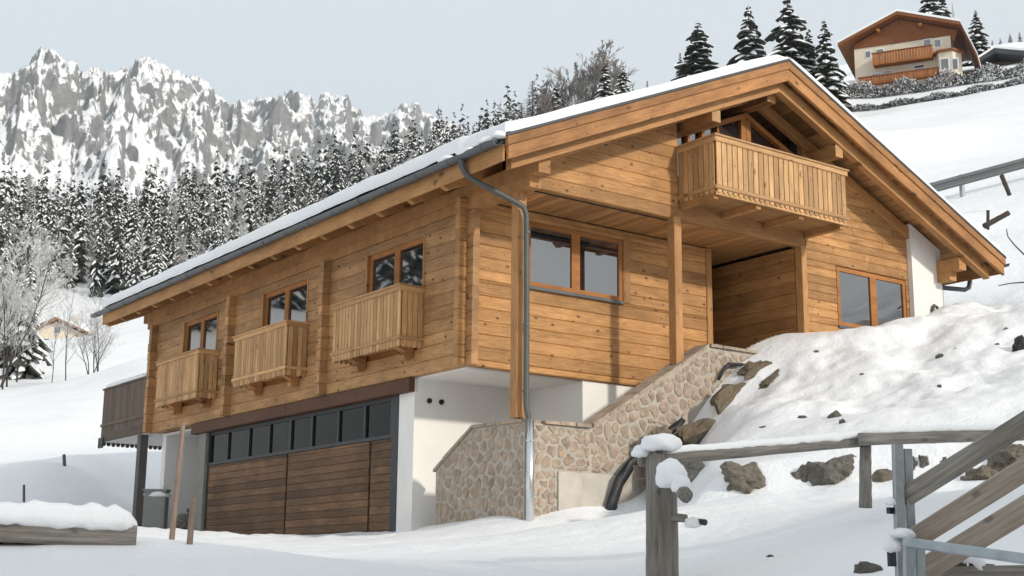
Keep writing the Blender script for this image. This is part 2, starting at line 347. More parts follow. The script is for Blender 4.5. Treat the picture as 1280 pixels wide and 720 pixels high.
# yard cut bank and left meadow
for q in [(0, 650, 19), (0, 640, 29), (0, 613, 33.5), (0, 595, 37.5), (40, 645, 28), (40, 594, 34.5), (40, 582, 39), (80, 655, 22), (80, 640, 30.5), (80, 578, 36), (80, 570, 40), (120, 574, 38.5), (120, 645, 32.5), (120, 568, 42), (170, 572, 41), (170, 630, 37), (250, 548, 46), (250, 620, 39), (0, 572, 45), (0, 500, 90), (100, 478, 90), (180, 446, 92), (100, 530, 56), (190, 502, 62), (60, 470, 114), (150, 452, 118), (60, 440, 178), (75, 433, 192), (30, 396, 235), (150, 420, 200), (150, 392, 245), (300, 400, 200),
          (0, 380, 260), (100, 372, 262), (300, 350, 270), (500, 310, 260)]: g(*P(*q))
for q in [(0, 345, 480), (150, 338, 500), (300, 312, 500), (450, 288, 500), (580, 252, 450), (0, 318, 700), (150, 303, 720), (300, 275, 720), (450, 250, 700), (560, 220, 650), (660, 180, 500), (0, 305, 1000), (300, 268, 1000), (600, 215, 1000)]: g(*P(*q))
for q in [(-400, 8, -3.3), (-400, 25, -2.1), (-400, 60, 2.), (-400, 120, 14), (-400, 250, 48), (-400, 600, 150), (-400, 1000, 230), (-1200, 20, -3), (-1200, 60, 0), (-1200, 120, 22), (-1200, 300, 90), (-1200, 800, 260), (1700, 8, -2.8), (1700, 20, 1.), (1700, 40, 9.5), (1700, 100, 33), (1700, 300, 110)]: g(*PZ(*q))
for q in [(70, 10, -3.6), (70, 40, 6), (70, 150, 45), (110, 10, -4.6), (110, 40, 0), (110, 150, 16), (140, 15, -5.4), (140, 60, -5), (140, 200, -2), (180, 15, -5.6), (180, 60, -9), (180, 300, -30), (-90, 10, -4.4), (-90, 40, -5), (-90, 100, 4), (-90, 250, 70), (-90, 700, 240), (-130, 12, -5.2), (-130, 60, -8), (-130, 250, 10), (-130, 600, 130), (180, 900, 10), (130, 900, 60), (70, 900, 320)]: g(*polar(*q))
CP = np.array(CP)
def kern(d2): return np.sqrt(d2+1.2)
_A = kern(((CP[:, None, :2]-CP[None, :, :2])**2).sum(-1)); _n = len(CP)
_B = np.zeros((_n+3, _n+3)); _B[:_n, :_n] = _A-np.eye(_n)*.04; _B[:_n, _n] = 1; _B[:_n, _n+1:] = CP[:, :2]/100; _B[_n, :_n] = 1; _B[_n+1:, :_n] = CP[:, :2].T/100
_W = np.linalg.solve(_B, np.concatenate([CP[:, 2], np.zeros(3)]))
def hbase(x, y):
    x = np.asarray(x, float); y = np.asarray(y, float); sh0 = x.shape; x = x.ravel(); y = y.ravel(); out = np.zeros(len(x))
    dx = x-CAM[0]; dy = y-CAM[1]; r = np.hypot(dx, dy); k = np.where(r > 1000, 1000/np.maximum(r, 1), 1.); x = CAM[0]+dx*k; y = CAM[1]+dy*k
    for i in range(0, len(x), 20000):
        X = x[i:i+20000]; Y = y[i:i+20000]
        d2 = (X[:, None]-CP[None, :, 0])**2+(Y[:, None]-CP[None, :, 1])**2
        out[i:i+20000] = kern(d2)@_W[:_n]+_W[_n]+(X*_W[_n+1]+Y*_W[_n+2])/100
    return out.reshape(sh0)
def sstep(x, a, b):
    t = np.clip((x-a)/(b-a), 0, 1); return t*t*(3-2*t)
def H(x, y):
    x = np.asarray(x, float); y = np.asarray(y, float); z = hbase(x, y)
    r = np.hypot(x-CAM[0], y-CAM[1])
    amp = .05+.20*sstep(r, 20, 60)+1.2*sstep(r, 180, 400)
    z = z+amp*fbm(x/6+40, y/6+40, 3)*1.4
    # lumpy bank by the stairs
    bank = sstep(y, -8.2, -5)*(1-sstep(y, -2.3, -1.4))*sstep(x, 1.5, 3.5)*(1-sstep(x, 14, 22))
    z = z+bank*(.40*fbm(x/1.3, y/1.1+7, 3)+.24*fbm(x*1.5+9, y*1.5, 3)+.05*(ridged(x*1.1, y*1.1+4, 3)-.5))
    lat = (x-CAM[0])*sh-(y-CAM[1])*ch
    z = z+.34*sstep(r, 15.75, 16.1)*(1-sstep(r, 16.1, 19.5))*sstep(lat, 1.9, 2.6)*(1-sstep(lat, 7.5, 9.))
    near = 1-sstep(r, 18, 40)
    z = z+near*(.05*fbm(x/.8, y/.8, 4)+.012*fbm(x*4, y*4, 2))
    # wheel-rutted yard in front of the garage
    rut = sstep(x, -4.5, -2.5)*(1-sstep(x, -.5, .3))*sstep(y, -1, 1)*(1-sstep(y, 9, 11))
    z = z+rut*.17*fbm(x/.5+3, y/.9, 3)
    # keep the sheet below floors inside the house
    ins = sstep(x, .25, .6)*(1-sstep(x, 9.4, 9.7))*sstep(y, -1.0, -.7)*(1-sstep(y, 11.8, 12.1))
    z = z*(1-ins)+np.minimum(z, -2.8)*ins
    return z
def Hs(x, y): return float(H(np.array([x]), np.array([y]))[0])
degs = np.concatenate([np.arange(-180, -40, 3.), np.arange(-40, -23, .6), np.arange(-23, 23.01, .085), np.arange(23.5, 40, .6), np.arange(40, 181, 3.)])
rad = np.concatenate([[.05, .5, 1, 2, 3, 4, 5, 6], np.arange(6.6, 13, .11), np.arange(13, 27, .085), 27*np.exp(np.linspace(0, math.log(1000/27.), 300)), [1300, 1800, 2600, 4000]])
DG, RD = np.meshgrid(degs, rad)
AA = HEAD-np.radians(DG); GX = CAM[0]+RD*np.cos(AA); GY = CAM[1]+RD*np.sin(AA); GZ = H(GX, GY)
nr, nc = GX.shape
def grid_faces(nr, nc, flip=False):
    i = np.arange(nr*nc).reshape(nr, nc); a = i[:-1, :-1].ravel(); b = i[:-1, 1:].ravel(); c = i[1:, 1:].ravel(); d = i[1:, :-1].ravel()
    return np.stack([a, b, c, d] if not flip else [d, c, b, a], 1)
def grid_mesh(name, X, Y, Z, flip=False):
    nr, nc = X.shape; me = bpy.data.meshes.new(name); F = grid_faces(nr, nc, flip)
    me.vertices.add(nr*nc); me.vertices.foreach_set('co', np.stack([X, Y, Z], -1).astype(np.float32).ravel())
    me.loops.add(F.size); me.loops.foreach_set('vertex_index', F.astype(np.int32).ravel())
    me.polygons.add(len(F)); me.polygons.foreach_set('loop_start', np.arange(0, F.size, 4, dtype=np.int32))
    me.polygons.foreach_set('use_smooth', np.ones(len(F), bool)); me.update(calc_edges=True); me.validate(); return me
put('ground', grid_mesh('ground', GX, GY, GZ, flip=True), 'snow', kind='structure', label='snow covered hillside, meadow and yard around the house')

# ------------------------------------------------------------------ rocky mountains
sk = [(-260, 150), (-160, 110), (-60, 100), (0, 88), (22, 93), (38, 78), (50, 63), (66, 62), (82, 76), (100, 92), (116, 88), (135, 96), (150, 92), (165, 82), (180, 76), (202, 77), (216, 90), (236, 103), (256, 103), (270, 121), (285, 136), (292, 128), (325, 123), (352, 125), (374, 122), (392, 130), (405, 118), (420, 113), (434, 118), (442, 139), (456, 143), (480, 141), (500, 137), (515, 128), (530, 146), (548, 156), (575, 172), (640, 200), (760, 230), (900, 260)]
def mountain():
    na, nd = 760, 300
    px = np.linspace(-240, 860, na); py = np.interp(px, [s[0] for s in sk], [s[1] for s in sk])
    dirs = np.array([raydir(a, b) for a, b in zip(px, py)]); hn = np.hypot(dirs[:, 0], dirs[:, 1]); tan_t = dirs[:, 2]/hn; ux = dirs[:, 0]/hn; uy = dirs[:, 1]/hn
    r = np.concatenate([np.linspace(1050, 2700, nd-24), np.linspace(2710, 3200, 24)])
    X = CAM[0]+np.outer(r, ux); Y = CAM[1]+np.outer(r, uy); R = r[:, None]
    ang = np.arctan2(uy, ux)[None, :]*np.ones_like(X)
    base = np.array([Hs(CAM[0]+1050*a, CAM[1]+1050*b) for a, b in zip(ux[::20], uy[::20])]); base = np.interp(px, px[::20], base)-30
    top = CAM[2]+tan_t*2550
    # broken crest line
    s = np.clip((R-1050)/1500, 0, 1)
    warp = fbm(X/420, Y/420, 3)*.30
    s2 = np.clip(s+warp*np.sin(np.pi*s), 0, 1)
    prof = np.where(s2 < .35, s2*.75, .2625+(s2-.35)/.65*.7375)
    # steps: terraces of cliffs
    st = prof*6+fbm(X/260, Y/260, 3)*2.2; stf = st-np.floor(st); step = (np.floor(st)+sstep(stf, .3, .85))-st
    Z = base[None, :]+(top-base)[None, :]*prof
    rel = np.sin(np.pi*np.clip(s, 0, 1))**.6
    Z += step*70*rel
    A2 = ang*2300
    rib = ridged(A2/330+fbm(X/500, Y/500, 2)*.9, R/1100.+A2/2000, 3, .5)
    Z += (rib-.6)*300*rel*(.4+.6*s)
    Z += (ridged(A2/120+fbm(X/200, Y/200, 2)*.8, R/260., 3, .5)-.6)*120*rel*(.35+.65*s)
    Z += (ridged(X/75+3, Y/75, 4, .5)-.6)*62*(rel*.8+.2*(s > .3))
    Z += fbm(X/22, Y/22, 3)*24*(rel*.8+.2)
    beh = np.clip((R-2550)/650, 0, 1); Z = Z*(1-.5*beh)
    # fit the skyline
    Z += (ridged((X+.5*Z)/52, (Y-.4*Z)/52, 3, .55)-.55)*46*np.clip(s*2, 0, 1)+fbm(X/9, Y/9, 3)*16*s
    for it in range(8):
        tan_now = ((Z-CAM[2])/R).max(0); k = tan_t/tan_now; kw = np.hanning(9)[1:-1]; sm = np.convolve(np.pad(k, 3, mode='edge'), kw/kw.sum(), 'valid')
        Z = CAM[2]+(Z-CAM[2])*(sm[None, :]*s**.8+(1-s**.8))
    Z += ((ridged(X/38+5, Y/38, 3, .55)-.6)*34+(ridged((X-Y)/110, (X+Y)/110+3, 2)-.6)*40)*s
    me = grid_mesh('mountain', X, Y, Z)
    # snow lies where it is not too steep, less on the high walls
    gy, gx = np.gradient(Z); dr = np.gradient(r)[:, None]; da = np.gradient(np.unwrap(ang[0]))[None, :]*R
    slope = np.hypot(gy/dr, gx/np.where(np.abs(da) < 1e-6, 1e-6, da))
    sn = 1.30-slope*.42-.10*np.clip(s, 0, 1)+.12*fbm(X/500, Y/500, 2)
    low = 1-sstep(s, .05, .3); sn += .4*low
    sn = np.where((px < 95)[None, :] & (s > .9), sn+.12, sn)
    at = me.attributes.new('snow', 'FLOAT', 'POINT'); at.data.foreach_set('value', np.clip((sn-.18)*.62, -.5, 1.5).astype(np.float32).ravel())
    put('mountain', me, 'rock_snow', kind='structure', label='jagged grey rock mountains streaked with snow above the forest')
mountain()

# ================================================================== the timber house
RX, RZ, RS = 4.97, 5.40, .435                     # ridge position, top height, slope
def T(x): return RZ-abs(x-RX)*RS
house = empty('timber_house', (5, 5, -2.6), label='large honey coloured timber house with stone stairs and garage in the snow', cat='house')
def part(name, mb, mats, parent=house, loc=None, **kw):
    if loc is None:
        loc = tuple(np.mean(np.array(mb.v), 0))
    return mb.build(name, mats, parent, loc, **kw)
def box(name, a, b, mat, parent=house): return part(name, MB().box(a, b), mat, parent)
NX, NY = Vector((-1, 0, 0)), Vector((0, -1, 0))
TH = .12
def wall_rows(parent, n, fixed, u0, u1, z0, z1, holes, rowh, off=0., mat='wood', top=None, joints=0., thick=TH):
    """horizontal boards; n = outward normal (-X or -Y); fixed = outer plane; boards run along u (Y for -X walls, X for -Y walls)"""
    cutz = [z0, z1]; z = z0-off
    while z < z1: cutz.append(z); z += rowh
    for hq in holes: cutz += [hq[2], hq[3]]
    cutz = sorted(c for c in cutz if z0 <= c <= z1); cz_ = [cutz[0]]
    for c in cutz[1:]:
        if c-cz_[-1] > .035: cz_.append(c)
        elif any(abs(c-q) < 1e-6 for hq in holes for q in hq[2:]) and len(cz_) > 1: cz_[-1] = c
    for za, zb in zip(cz_[:-1], cz_[1:]):
        segs = [(u0, u1)]
        for (a, b, c, d) in holes:
            if zb > c+.02 and za < d-.02:
                ns = []
                for s0, s1 in segs:
                    if b <= s0 or a >= s1: ns.append((s0, s1))
                    else:
                        if a > s0: ns.append((s0, a))
                        if b < s1: ns.append((b, s1))
                segs = ns
        zc = (za+zb)/2
        fin = []
        for s0, s1 in segs:
            if top is not None:                      # clip by roof underside: list of (lo, hi) at za / zb
                lo_a, hi_a = top(za); lo_b, hi_b = top(zb)
                a0, a1, b0, b1 = max(s0, lo_a), min(s1, hi_a), max(s0, lo_b), min(s1, hi_b)
                if a1-a0 < .05: continue
                if b1 < b0: b0 = b1 = (b0+b1)/2
                fin.append((a0, a1, b0, b1))
            else: fin.append((s0, s1, s0, s1))
        for a0, a1, b0, b1 in fin:
            cuts = []
            if joints and a1-a0 > 1.6:
                q = a0+random.uniform(.4, joints)
                while q < min(a1, b1)-.4:
                    if q > max(a0, b0)+.3: cuts.append(q)
                    q += random.uniform(.5*joints, 1.3*joints)
            ends = [(a0, b0)]+[(c, c) for c in cuts]+[(a1, b1)]
            for (p0, q0), (p1, q1) in zip(ends[:-1], ends[1:]):
                m0, m1 = (p0+q0)/2, (p1+q1)/2; g_ = .002 if cuts else 0
                if m1-m0 < .02: continue
                jit = random.uniform(-.003, .003)
                if n is NY:
                    A = Vector((m0+g_, fixed+thick+jit, zc)); B = Vector((m1-g_, fixed+thick+jit, zc))
                    plank('plank', mat, parent, B, A, n, zb-za-.001, thick, .013, (q1-p1, p0-q0))
                else:
                    A = Vector((fixed+thick+jit, m0, zc)); B = Vector((fixed+thick+jit, m1, zc))
                    plank('plank', mat, parent, A, B, n, zb-za-.001, thick, .013, (p0-q0, q1-p1))

# ---- wooden storey: walls (solid core) with the boards on them
wl = box('wall', (TH, .0+TH, .0), (TH+.15, 12.3, 3.12), 'wood_beam')
WIN = [(1.24, 3.0), (5.15, 6.95), (9.05, 10.75)]
holes = [(a, b, .42, 2.24) for a, b in WIN]
wall_rows(wl, NX, 0., -.15, 12.45, 0., 2.40, holes, .2, 0., 'wood_log')
wf = box('wall', (TH, TH, .0), (5.15, TH+.15, 2.57), 'dark')
FW = (1.12, 3.12, 1.34, 2.42)
wall_rows(wf, NY, 0., -.15, 5.02, 0., 2.58, [FW], .2, .1, 'wood')
plank('corner_board', 'wood', wf, (5.085, .15, 0), (5.085, .15, 2.57), (0, -1, 0), .13, .175)
# log ends of the cross walls on the long side
for yc in (4.36, 8.28, 12.3):
    z = .0; k = 0
    while z < 2.38:
        h_ = min(.2, 2.40-z)
        plank('log_end', 'wood_log', wl, (0.02, yc-.075, z+.1-(.2-h_)/2), (0.02, yc+.075, z+.1-(.2-h_)/2), NX, h_-.006, .17+random.uniform(-.008, .008), .012)
        z += .2
# upper gable wall (overhanging), and the block on the right
def roof_clip(off):
    def f(z):
        w_ = (RZ-off-z)/RS
        return RX-w_, RX+w_
    return f
GY_ = -1.2
wu = part('wall', MB().prism([(.12, GY_+TH, 2.56), (3.24, GY_+TH, 2.56), (3.24, GY_+TH, T(3.24)-.3), (.12, GY_+TH, T(.12)-.3)], (0, .12, 0)), 'dark')
wall_rows(wu, NY, GY_, .12, 3.26, 2.54, 4.6, [], .2, 0., 'wood', roof_clip(.30))
wr = part('wall', MB().prism([(6.15, GY_+TH, -.5), (9.02, GY_+TH, -.5), (9.02, GY_+TH, T(9.02)-.3), (6.15, GY_+TH, T(6.15)-.3)], (0, .12, 0)), 'dark')
RW = (7.02, 8.95, 1.25, 2.35)
wall_rows(wr, NY, GY_, 6.26, 9.03, .4, 4.7, [RW], .145, .05, 'wood', roof_clip(.30), joints=1.3)
plank('corner_board', 'wood', wr, (6.195, GY_+.14, .4), (6.195, GY_+.14, 2.56), (0, -1, 0), .13, .155)
wp = box('wall', (6.13+TH, GY_+TH+.12, -.5), (6.13+TH+.1, 4.0, 2.9), 'dark')
wall_rows(wp, NX, 6.13, GY_+.16, 4.0, .2, 2.57, [], .2, .05, 'wood')
box('wall', (4.9, 3.6, -1), (6.2, 3.75, 2.57), 'wood')                       # back of the entrance niche
box('wall', (5.0, TH+.15, -1), (5.13, 3.7, 2.57), 'wood_beam')
box('entrance_floor', (4.6, -1.1, .5), (6.2, 3.7, .62), 'concrete')
# front sill beam above the niche and below the balcony glazing
plank('beam', 'wood_beam', house, (6.25, GY_+.14, 2.69), (3.26, GY_+.14, 2.69), NY, .28, .13)
# plaster pier on the right, side and back walls
pl = part('pier', MB().prism([(9.03, -1.3, -.5), (9.9, -1.3, -.5), (9.9, -1.3, T(9.9)-.22), (9.03, -1.3, T(9.03)-.22)], (0, .5, 0)), 'plaster')
box('wall', (9.7, -.8, -2.6), (9.88, 12.3, T(9.88)-.25), 'plaster')
part('wall', MB().prism([(.3, 12.1, -2.6), (9.7, 12.1, -2.6), (9.7, 12.1, T(9.7)-.3), (RX, 12.1, RZ-.4), (.3, 12.1, T(.3)-.3)], (0, .2, 0)), 'plaster')
part('wall', MB().prism([(.3, .6, 2.7), (9.7, .6, 2.7), (9.7, .6, T(9.7)-.3), (RX, .6, RZ-.4), (.3, .6, T(.3)-.3)], (0, .1, 0)), 'dark')
# storey ceiling boards under the overhang
cl = box('soffit', (.1, GY_+.14, 2.615), (6.2, 3.7, 2.70), 'wood_beam')
x = .20
while x < 6.1:
    plank('plank', 'wood_soffit', cl, (x, GY_+.03, 2.62), (x, (0.0 if x < 5.1 else 3.6), 2.62), (0, 0, -1), .118, .03, .006); x += .121
# ---- white base storey
box('base_soffit', (.125, .125, -.03), (2.35, 1.6, .06), 'plaster')
box('base_wall', (.06, 1.5, -2.9), (2.35, 1.7, -.012), 'plaster')
box('base_wall', (2.3, .06, -2.9), (6.3, 1.499, -.005), 'plaster')
box('base_wall', (.07, 1.701, -2.9), (.3, 1.97, -.03), 'plaster')
box('base_floor', (.25, 1.7, -.06), (9.7, 12.2, -.02), 'plaster')
box('base_wall', (.35, 9.75, -2.9), (4.5, 9.9, -.07), 'plaster')
for xx in (.33, .56):
    m = MB().tube([(xx, 1.47, -.36), (xx, 1.56, -.36)], .042, 14); v_ = part('vent', m, 'anthracite', smooth=False)
    part('vent_grille', MB().tube([(xx, 1.455, -.36), (xx, 1.471, -.36)], [.03, .034], 12), 'dark', v_)
# ---- garage front
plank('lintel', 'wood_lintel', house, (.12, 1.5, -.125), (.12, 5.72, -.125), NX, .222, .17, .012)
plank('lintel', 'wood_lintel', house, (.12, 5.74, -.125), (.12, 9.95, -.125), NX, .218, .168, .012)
box('pillar', (.03, 9.36, -2.9), (.3, 9.68, -.24), 'grey_pillar')
box('garage_interior', (.9, 1.98, -2.85), (1.0, 9.7, -.07), 'dark')
gf = box('garage_frame', (.10, 1.975, -.30), (.16, 9.35, -.238), 'anthracite')
box('jamb', (.06, 1.975, -2.9), (.2, 2.17, -.24), 'anthracite', gf)
box('jamb', (.09, 9.28, -2.9), (.17, 9.355, -.302), 'anthracite', gf)
box('transom', (.085, 2.17, -.905), (.15, 9.28, -.845), 'anthracite', gf)
for yy, ww in [(8.44, .05), (7.49, .05), (6.62, .05), (5.78, .09), (4.95, .07), (3.99, .06), (3.09, .06), (2.23, .06)]:
    box('mullion', (.09, yy-ww/2, -.846), (.145, yy+ww/2, -.299), 'anthracite', gf)
ys = [9.28, 8.44, 7.49, 6.62, 5.78, 4.95, 3.99, 3.09, 2.23]
for a, b in zip(ys[1:], ys[:-1]):
    box('pane', (.125, a+.03, -.845), (.133, b-.03, -.3), 'glass_dark', gf)
box('pillar', (.25, 5.1, -2.8), (.4, 5.35, -.07), 'grey_pillar')
for (a, b) in [(5.86, 9.28), (2.90, 5.82), (2.19, 2.86)]:
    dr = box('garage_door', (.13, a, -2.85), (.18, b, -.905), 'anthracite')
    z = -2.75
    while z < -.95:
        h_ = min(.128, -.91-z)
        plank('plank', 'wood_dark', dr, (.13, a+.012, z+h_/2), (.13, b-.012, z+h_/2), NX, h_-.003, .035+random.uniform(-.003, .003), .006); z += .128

# ---- windows
def window_x(y0, y1, z0, z1, x=.075):
    f = box('window', (x+.02, y0, z0), (x+.06, y1, z1), 'wood_frame')
    for a, b, c, d in [(y0, y1, z1-.08, z1), (y0, y1, z0, z0+.08), (y0, y0+.09, z0+.08, z1-.08), (y1-.09, y1, z0+.08, z1-.08), ((y0+y1)/2-.08, (y0+y1)/2+.08, z0+.08, z1-.08)]:
        box('frame', (x-.03, a, c), (x+.019, b, d), 'wood_frame', f)
    ym = (y0+y1)/2
    for a, b in ((y0+.09, ym-.08), (ym+.08, y1-.09)):
        box('pane', (x+.001, a, z0+.08), (x+.012, b, z1-.08), 'glass', f)
        box('seal', (x-.006, a, z0+.08), (x+.0, a+.018, z1-.08), 'zinc', f)
    for yy in (y0-.02, y1+.02): plank('jamb_board', 'wood_beam', f, (.1, yy, z0), (.1, yy, z1+.03), NX, .05, .115)
    return f
for a, b in WIN: window_x(a, b, .43, 2.24)
def window_y(x0, x1, z0, z1, y, sill=True, mid=.5, fw=.075):
    f = box('window', (x0, y+.03, z0), (x1, y+.07, z1), 'wood_frame')
    xm = x0+(x1-x0)*mid
    for a, b, c, d in [(x0, x1, z1-fw, z1), (x0, x1, z0, z0+fw), (x0, x0+fw, z0+fw, z1-fw), (x1-fw, x1, z0+fw, z1-fw), (xm-.085, xm+.085, z0+fw, z1-fw)]:
        box('frame', (a, y-.015, c), (b, y+.029, d), 'wood_frame', f)
    for a, b in ((x0+fw, xm-.085), (xm+.085, x1-fw)): box('pane', (a, y+.008, z0+fw), (b, y+.018, z1-fw), 'glass', f)
    if sill: box('sill', (x0-.02, y-.045, z0-.05), (x1+.02, y+.05, z0-.002), 'gutter', f)
    return f
w1 = window_y(1.13, 3.10, 1.37, 2.41, .01)
plank('trim_board', 'wood', w1, (3.20, .02, 1.36), (3.20, .02, 2.45), NY, .14, .035)
window_y(7.04, 8.93, 1.27, 2.33, GY_+.02, True, .52)

# ---- glazing of the gable behind the balcony
def gz(x): return T(x)-.66
gl = part('gable_window', MB().prism([(3.26, -1.02, 2.83), (6.7, -1.02, 2.83), (6.7, -1.02, gz(6.7)), (RX, -1.02, RZ-.66), (3.26, -1.02, gz(3.26))], (0, .03, 0)), 'glass')
for xx, ww in [(3.32, .06), (3.62, .05), (3.95, .07), (4.30, .04), (4.91, .11), (5.03, .11), (5.85, .1), (6.62, .08)]:
    part('mullion', MB().prism([(xx-ww/2, -1.1, 2.83), (xx+ww/2, -1.1, 2.83), (xx+ww/2, -1.1, gz(xx+ww/2)), (xx-ww/2, -1.1, gz(xx-ww/2))], (0, .075, 0)), 'wood_frame', gl)
for sgn, xe in ((-1, 3.26), (1, 6.7)):
    part('frame', MB().prism([(RX, -1.12, RZ-.66), (xe, -1.12, gz(xe)), (xe, -1.12, gz(xe)-.09), (RX, -1.12, RZ-.75)], (0, .09, 0)), 'wood_frame', gl)
wg = part('wall', MB().prism([(6.7, GY_+.13, 2.83), (9.0, GY_+.13, 2.83), (9.0, GY_+.13, T(9.)-.3), (6.7, GY_+.13, T(6.7)-.3)], (0, .05, 0)), 'dark')

# ---- roof
Y0, Y1 = -2.05, 13.7
XL, XR = -.80, 2*RX+.80
rf = part('roof', MB().prism([(XL, Y0, T(XL)-.10), (RX, Y0, RZ-.10), (XR, Y0, T(XR)-.10), (XR, Y0, T(XR)-.02), (RX, Y0, RZ-.02), (XL, Y0, T(XL)-.02)], (0, Y1-Y0, 0)), 'roofing')
# rake flashing
for xe in (XL-.02, XR+.02):
    part('flashing', MB().prism([(xe, Y0-.075, T(xe)-.03), (RX, Y0-.075, RZ-.03), (RX, Y0-.075, RZ+.012), (xe, Y0-.075, T(xe)+.012)], (0, .16, 0)), 'roofing', rf)
def slope_board(name, mat, xa, xb, y, top, h_, t, parent=rf):
    """board following the roof slope on the plane y (front face), its top 'top' below the roof line"""
    a = Vector((xa, y+t, T(xa)-top-h_/2)); b = Vector((xb, y+t, T(xb)-top-h_/2)); cs = math.cos(math.atan(RS))
    d = (b-a).normalized()
    sl = (b.z-a.z)/(b.x-a.x)
    # vertical end cuts
    if xb < xa: a, b = b, a
    return plank(name, mat, parent, b, a, NY, h_*cs, t, .006, (h_*cs*sl, -h_*cs*sl))
for (xa, xb) in ((XL, RX), (RX, XR)):
    slope_board('barge_board', 'wood_barge', xa, xb, -2.12, .035, .135, .06)
    slope_board('barge_board', 'wood_barge', xa+(.03 if xa < 0 else 0), xb-(.03 if xb > RX else 0), -2.095, .17, .20, .055)
    slope_board('flying_rafter', 'wood_beam', xa+(.22 if xa < 0 else 0), xb-(.22 if xb > RX else 0), -1.90, .30, .21, .13)
    slope_board('rafter', 'wood_beam', xa+(.95 if xa < 0 else 0), xb-(.95 if xb > RX else 0), -1.27, .30, .20, .10)
# boarding under the overhang, running along the ridge direction
cs = math.cos(math.atan(RS)); sn_ = math.sin(math.atan(RS))
for side in (-1, 1):
    d = .08
    while d < 6.22:
        xx = RX+side*d*cs
        inwall = (0.05 < xx < 9.85)
        zz = T(xx)-.102
        n_ = Vector((-side*sn_*0, 0, -1)); n_ = Vector((-side*sn_, 0, -cs))
        plank('soffit_board', 'wood_soffit', rf, (xx, Y0-.03, zz), (xx, (-.5 if inwall else Y1-.05), zz), n_, .163, .025+random.uniform(-.002, .002), .007)
        d += .166
# rafters tails along the left eave
yy = -.35
while yy < 13.6:
    xa, xb = XL+.06, .35
    a = Vector((xa, yy, T(xa)-.26)); b = Vector((xb, yy, T(xb)-.26)); d = (b-a).normalized()
    m = MB().prism([(xa, yy-.05, T(xa)-.13), (xb, yy-.05, T(xb)-.13), (xb, yy-.05, T(xb)-.46), (xa+.12, yy-.05, T(xa+.12)-.46), (xa, yy-.05, T(xa)-.36)], (0, .1, 0))
    part('rafter', m, 'wood_beam', rf); yy += .93
# eave fascia
for xe, n_ in ((XL-.02, NX),):
    for ya, yb in ((Y0+.02, 4.5), (4.502, 9.3), (9.302, Y1-.15)):
        plank('fascia', 'wood_beam', rf, (xe+.03, ya, T(XL)-.255), (xe+.03, yb, T(XL)-.255), NX, .24, .03, .005)
plank('fascia', 'wood_beam', rf, (XR, Y1, T(XR)-.2), (XR, Y0+.02, T(XR)-.2), (1, 0, 0), .22, .03, .005)
# purlins (stacked, the upper one longer)
for xc in (.085, 2*RX-.085):
    hw = .105
    box('purlin', (xc-hw, -1.80, 2.57), (xc+hw, 13.1, 2.79), 'wood_beam', rf)
    box('purlin', (xc-hw+.006, -1.58, 2.40), (xc+hw-.006, 12.85, 2.566), 'wood_beam', rf)
for xc in (3.50, 6.45):
    box('purlin', (xc-.09, -1.84, T(xc)-.70), (xc+.09, 4, T(xc)-.50), 'wood_beam', rf)
for xc, m_ in ((3.50, 1), (6.45, -1)):
    part('purlin_cap', MB().prism([(xc-.092, -1.86, T(xc)-.705), (xc+.092, -1.86, T(xc)-.705), (xc+.092, -1.86, T(xc)-.498), (xc-.092, -1.86, T(xc)-.498)], (0, .02, 0)), 'wood_slat', rf)
box('ridge_purlin', (RX-.1, -1.7, RZ-.64), (RX+.1, 4, RZ-.42), 'wood_beam', rf)
# brace between the left post and the purlin area: posts
for xc, zb, zt in ((.085, -.9, 2.40), (3.17, .18, 2.55)):
    plank('post', 'wood_beam', house, (xc, GY_+.08, zb), (xc, GY_+.08, zt), NY, .16, .16, .01)
# ---- gutters and downpipes
def half_gutter(x, z, y0, y1, r, name='gutter'):
    m = MB(); k = 9; v = []; ri = r-.008
    for yv in (y0, y1):
        for j in range(k): a = math.pi+math.pi*j/(k-1); v.append((x+r*math.cos(a), yv, z+r*math.sin(a)))
        for j in range(k): a = 2*math.pi-math.pi*j/(k-1); v.append((x+ri*math.cos(a), yv, z+ri*math.sin(a)))
    n = 2*k; m.add(v, [tuple(range(n)), tuple(range(2*n-1, n-1, -1))]+[(i, (i+1) % n, (i+1) % n+n, i+n) for i in range(n)])
    return part(name, m, 'gutter', house)
gx, gzz = XL-.105, T(XL)-.095
gu = half_gutter(gx, gzz, -2.02, 13.92, .078)
yy = -1.7
while yy < 13.8:
    part('bracket', MB().tube([(gx+.08*math.cos(a), yy, gzz+.083*math.sin(a)) for a in [math.pi+math.pi*j/6 for j in range(7)]], .007, 5), 'gutter', gu); yy += .85
gr = half_gutter(XR+.105, T(XR)-.095, -2.08, 13.9, .078)
dp = part('downpipe', MB().tube([(gx, -1.15, gzz-.02), (gx, -1.15, gzz-.16), (gx+.04, -1.17, gzz-.26), (gx+.12, -1.2, gzz-.33), (-.08, -1.36, 2.19), (.03, -1.385, 2.13), (.07, -1.39, 2.02), (.08, -1.395, 1.0), (.085, -1.40, -.72), (.09, -1.405, -.80), (.12, -1.42, -.93), (.135, -1.425, -1.02)], [.062, .052, .045, .042]+[.042]*8, 14), 'pipe_grey', house, smooth=True)
part('pipe_foot', MB().tube([(.135, -1.43, -.93), (.135, -1.43, -2.7)], .056, 16), 'zinc_pipe', dp, smooth=True)
for zz in (1.75, .4, -.55): part('pipe_clip', MB().tube([(.08, -1.395, zz), (.08, -1.395, zz+.03)], .049, 14), 'gutter', dp)
for zz in (-1.25, -1.9): part('pipe_clip', MB().tube([(.135, -1.43, zz), (.135, -1.43, zz+.03)], .061, 14), 'zinc_pipe', dp)
gxr = XR+.105
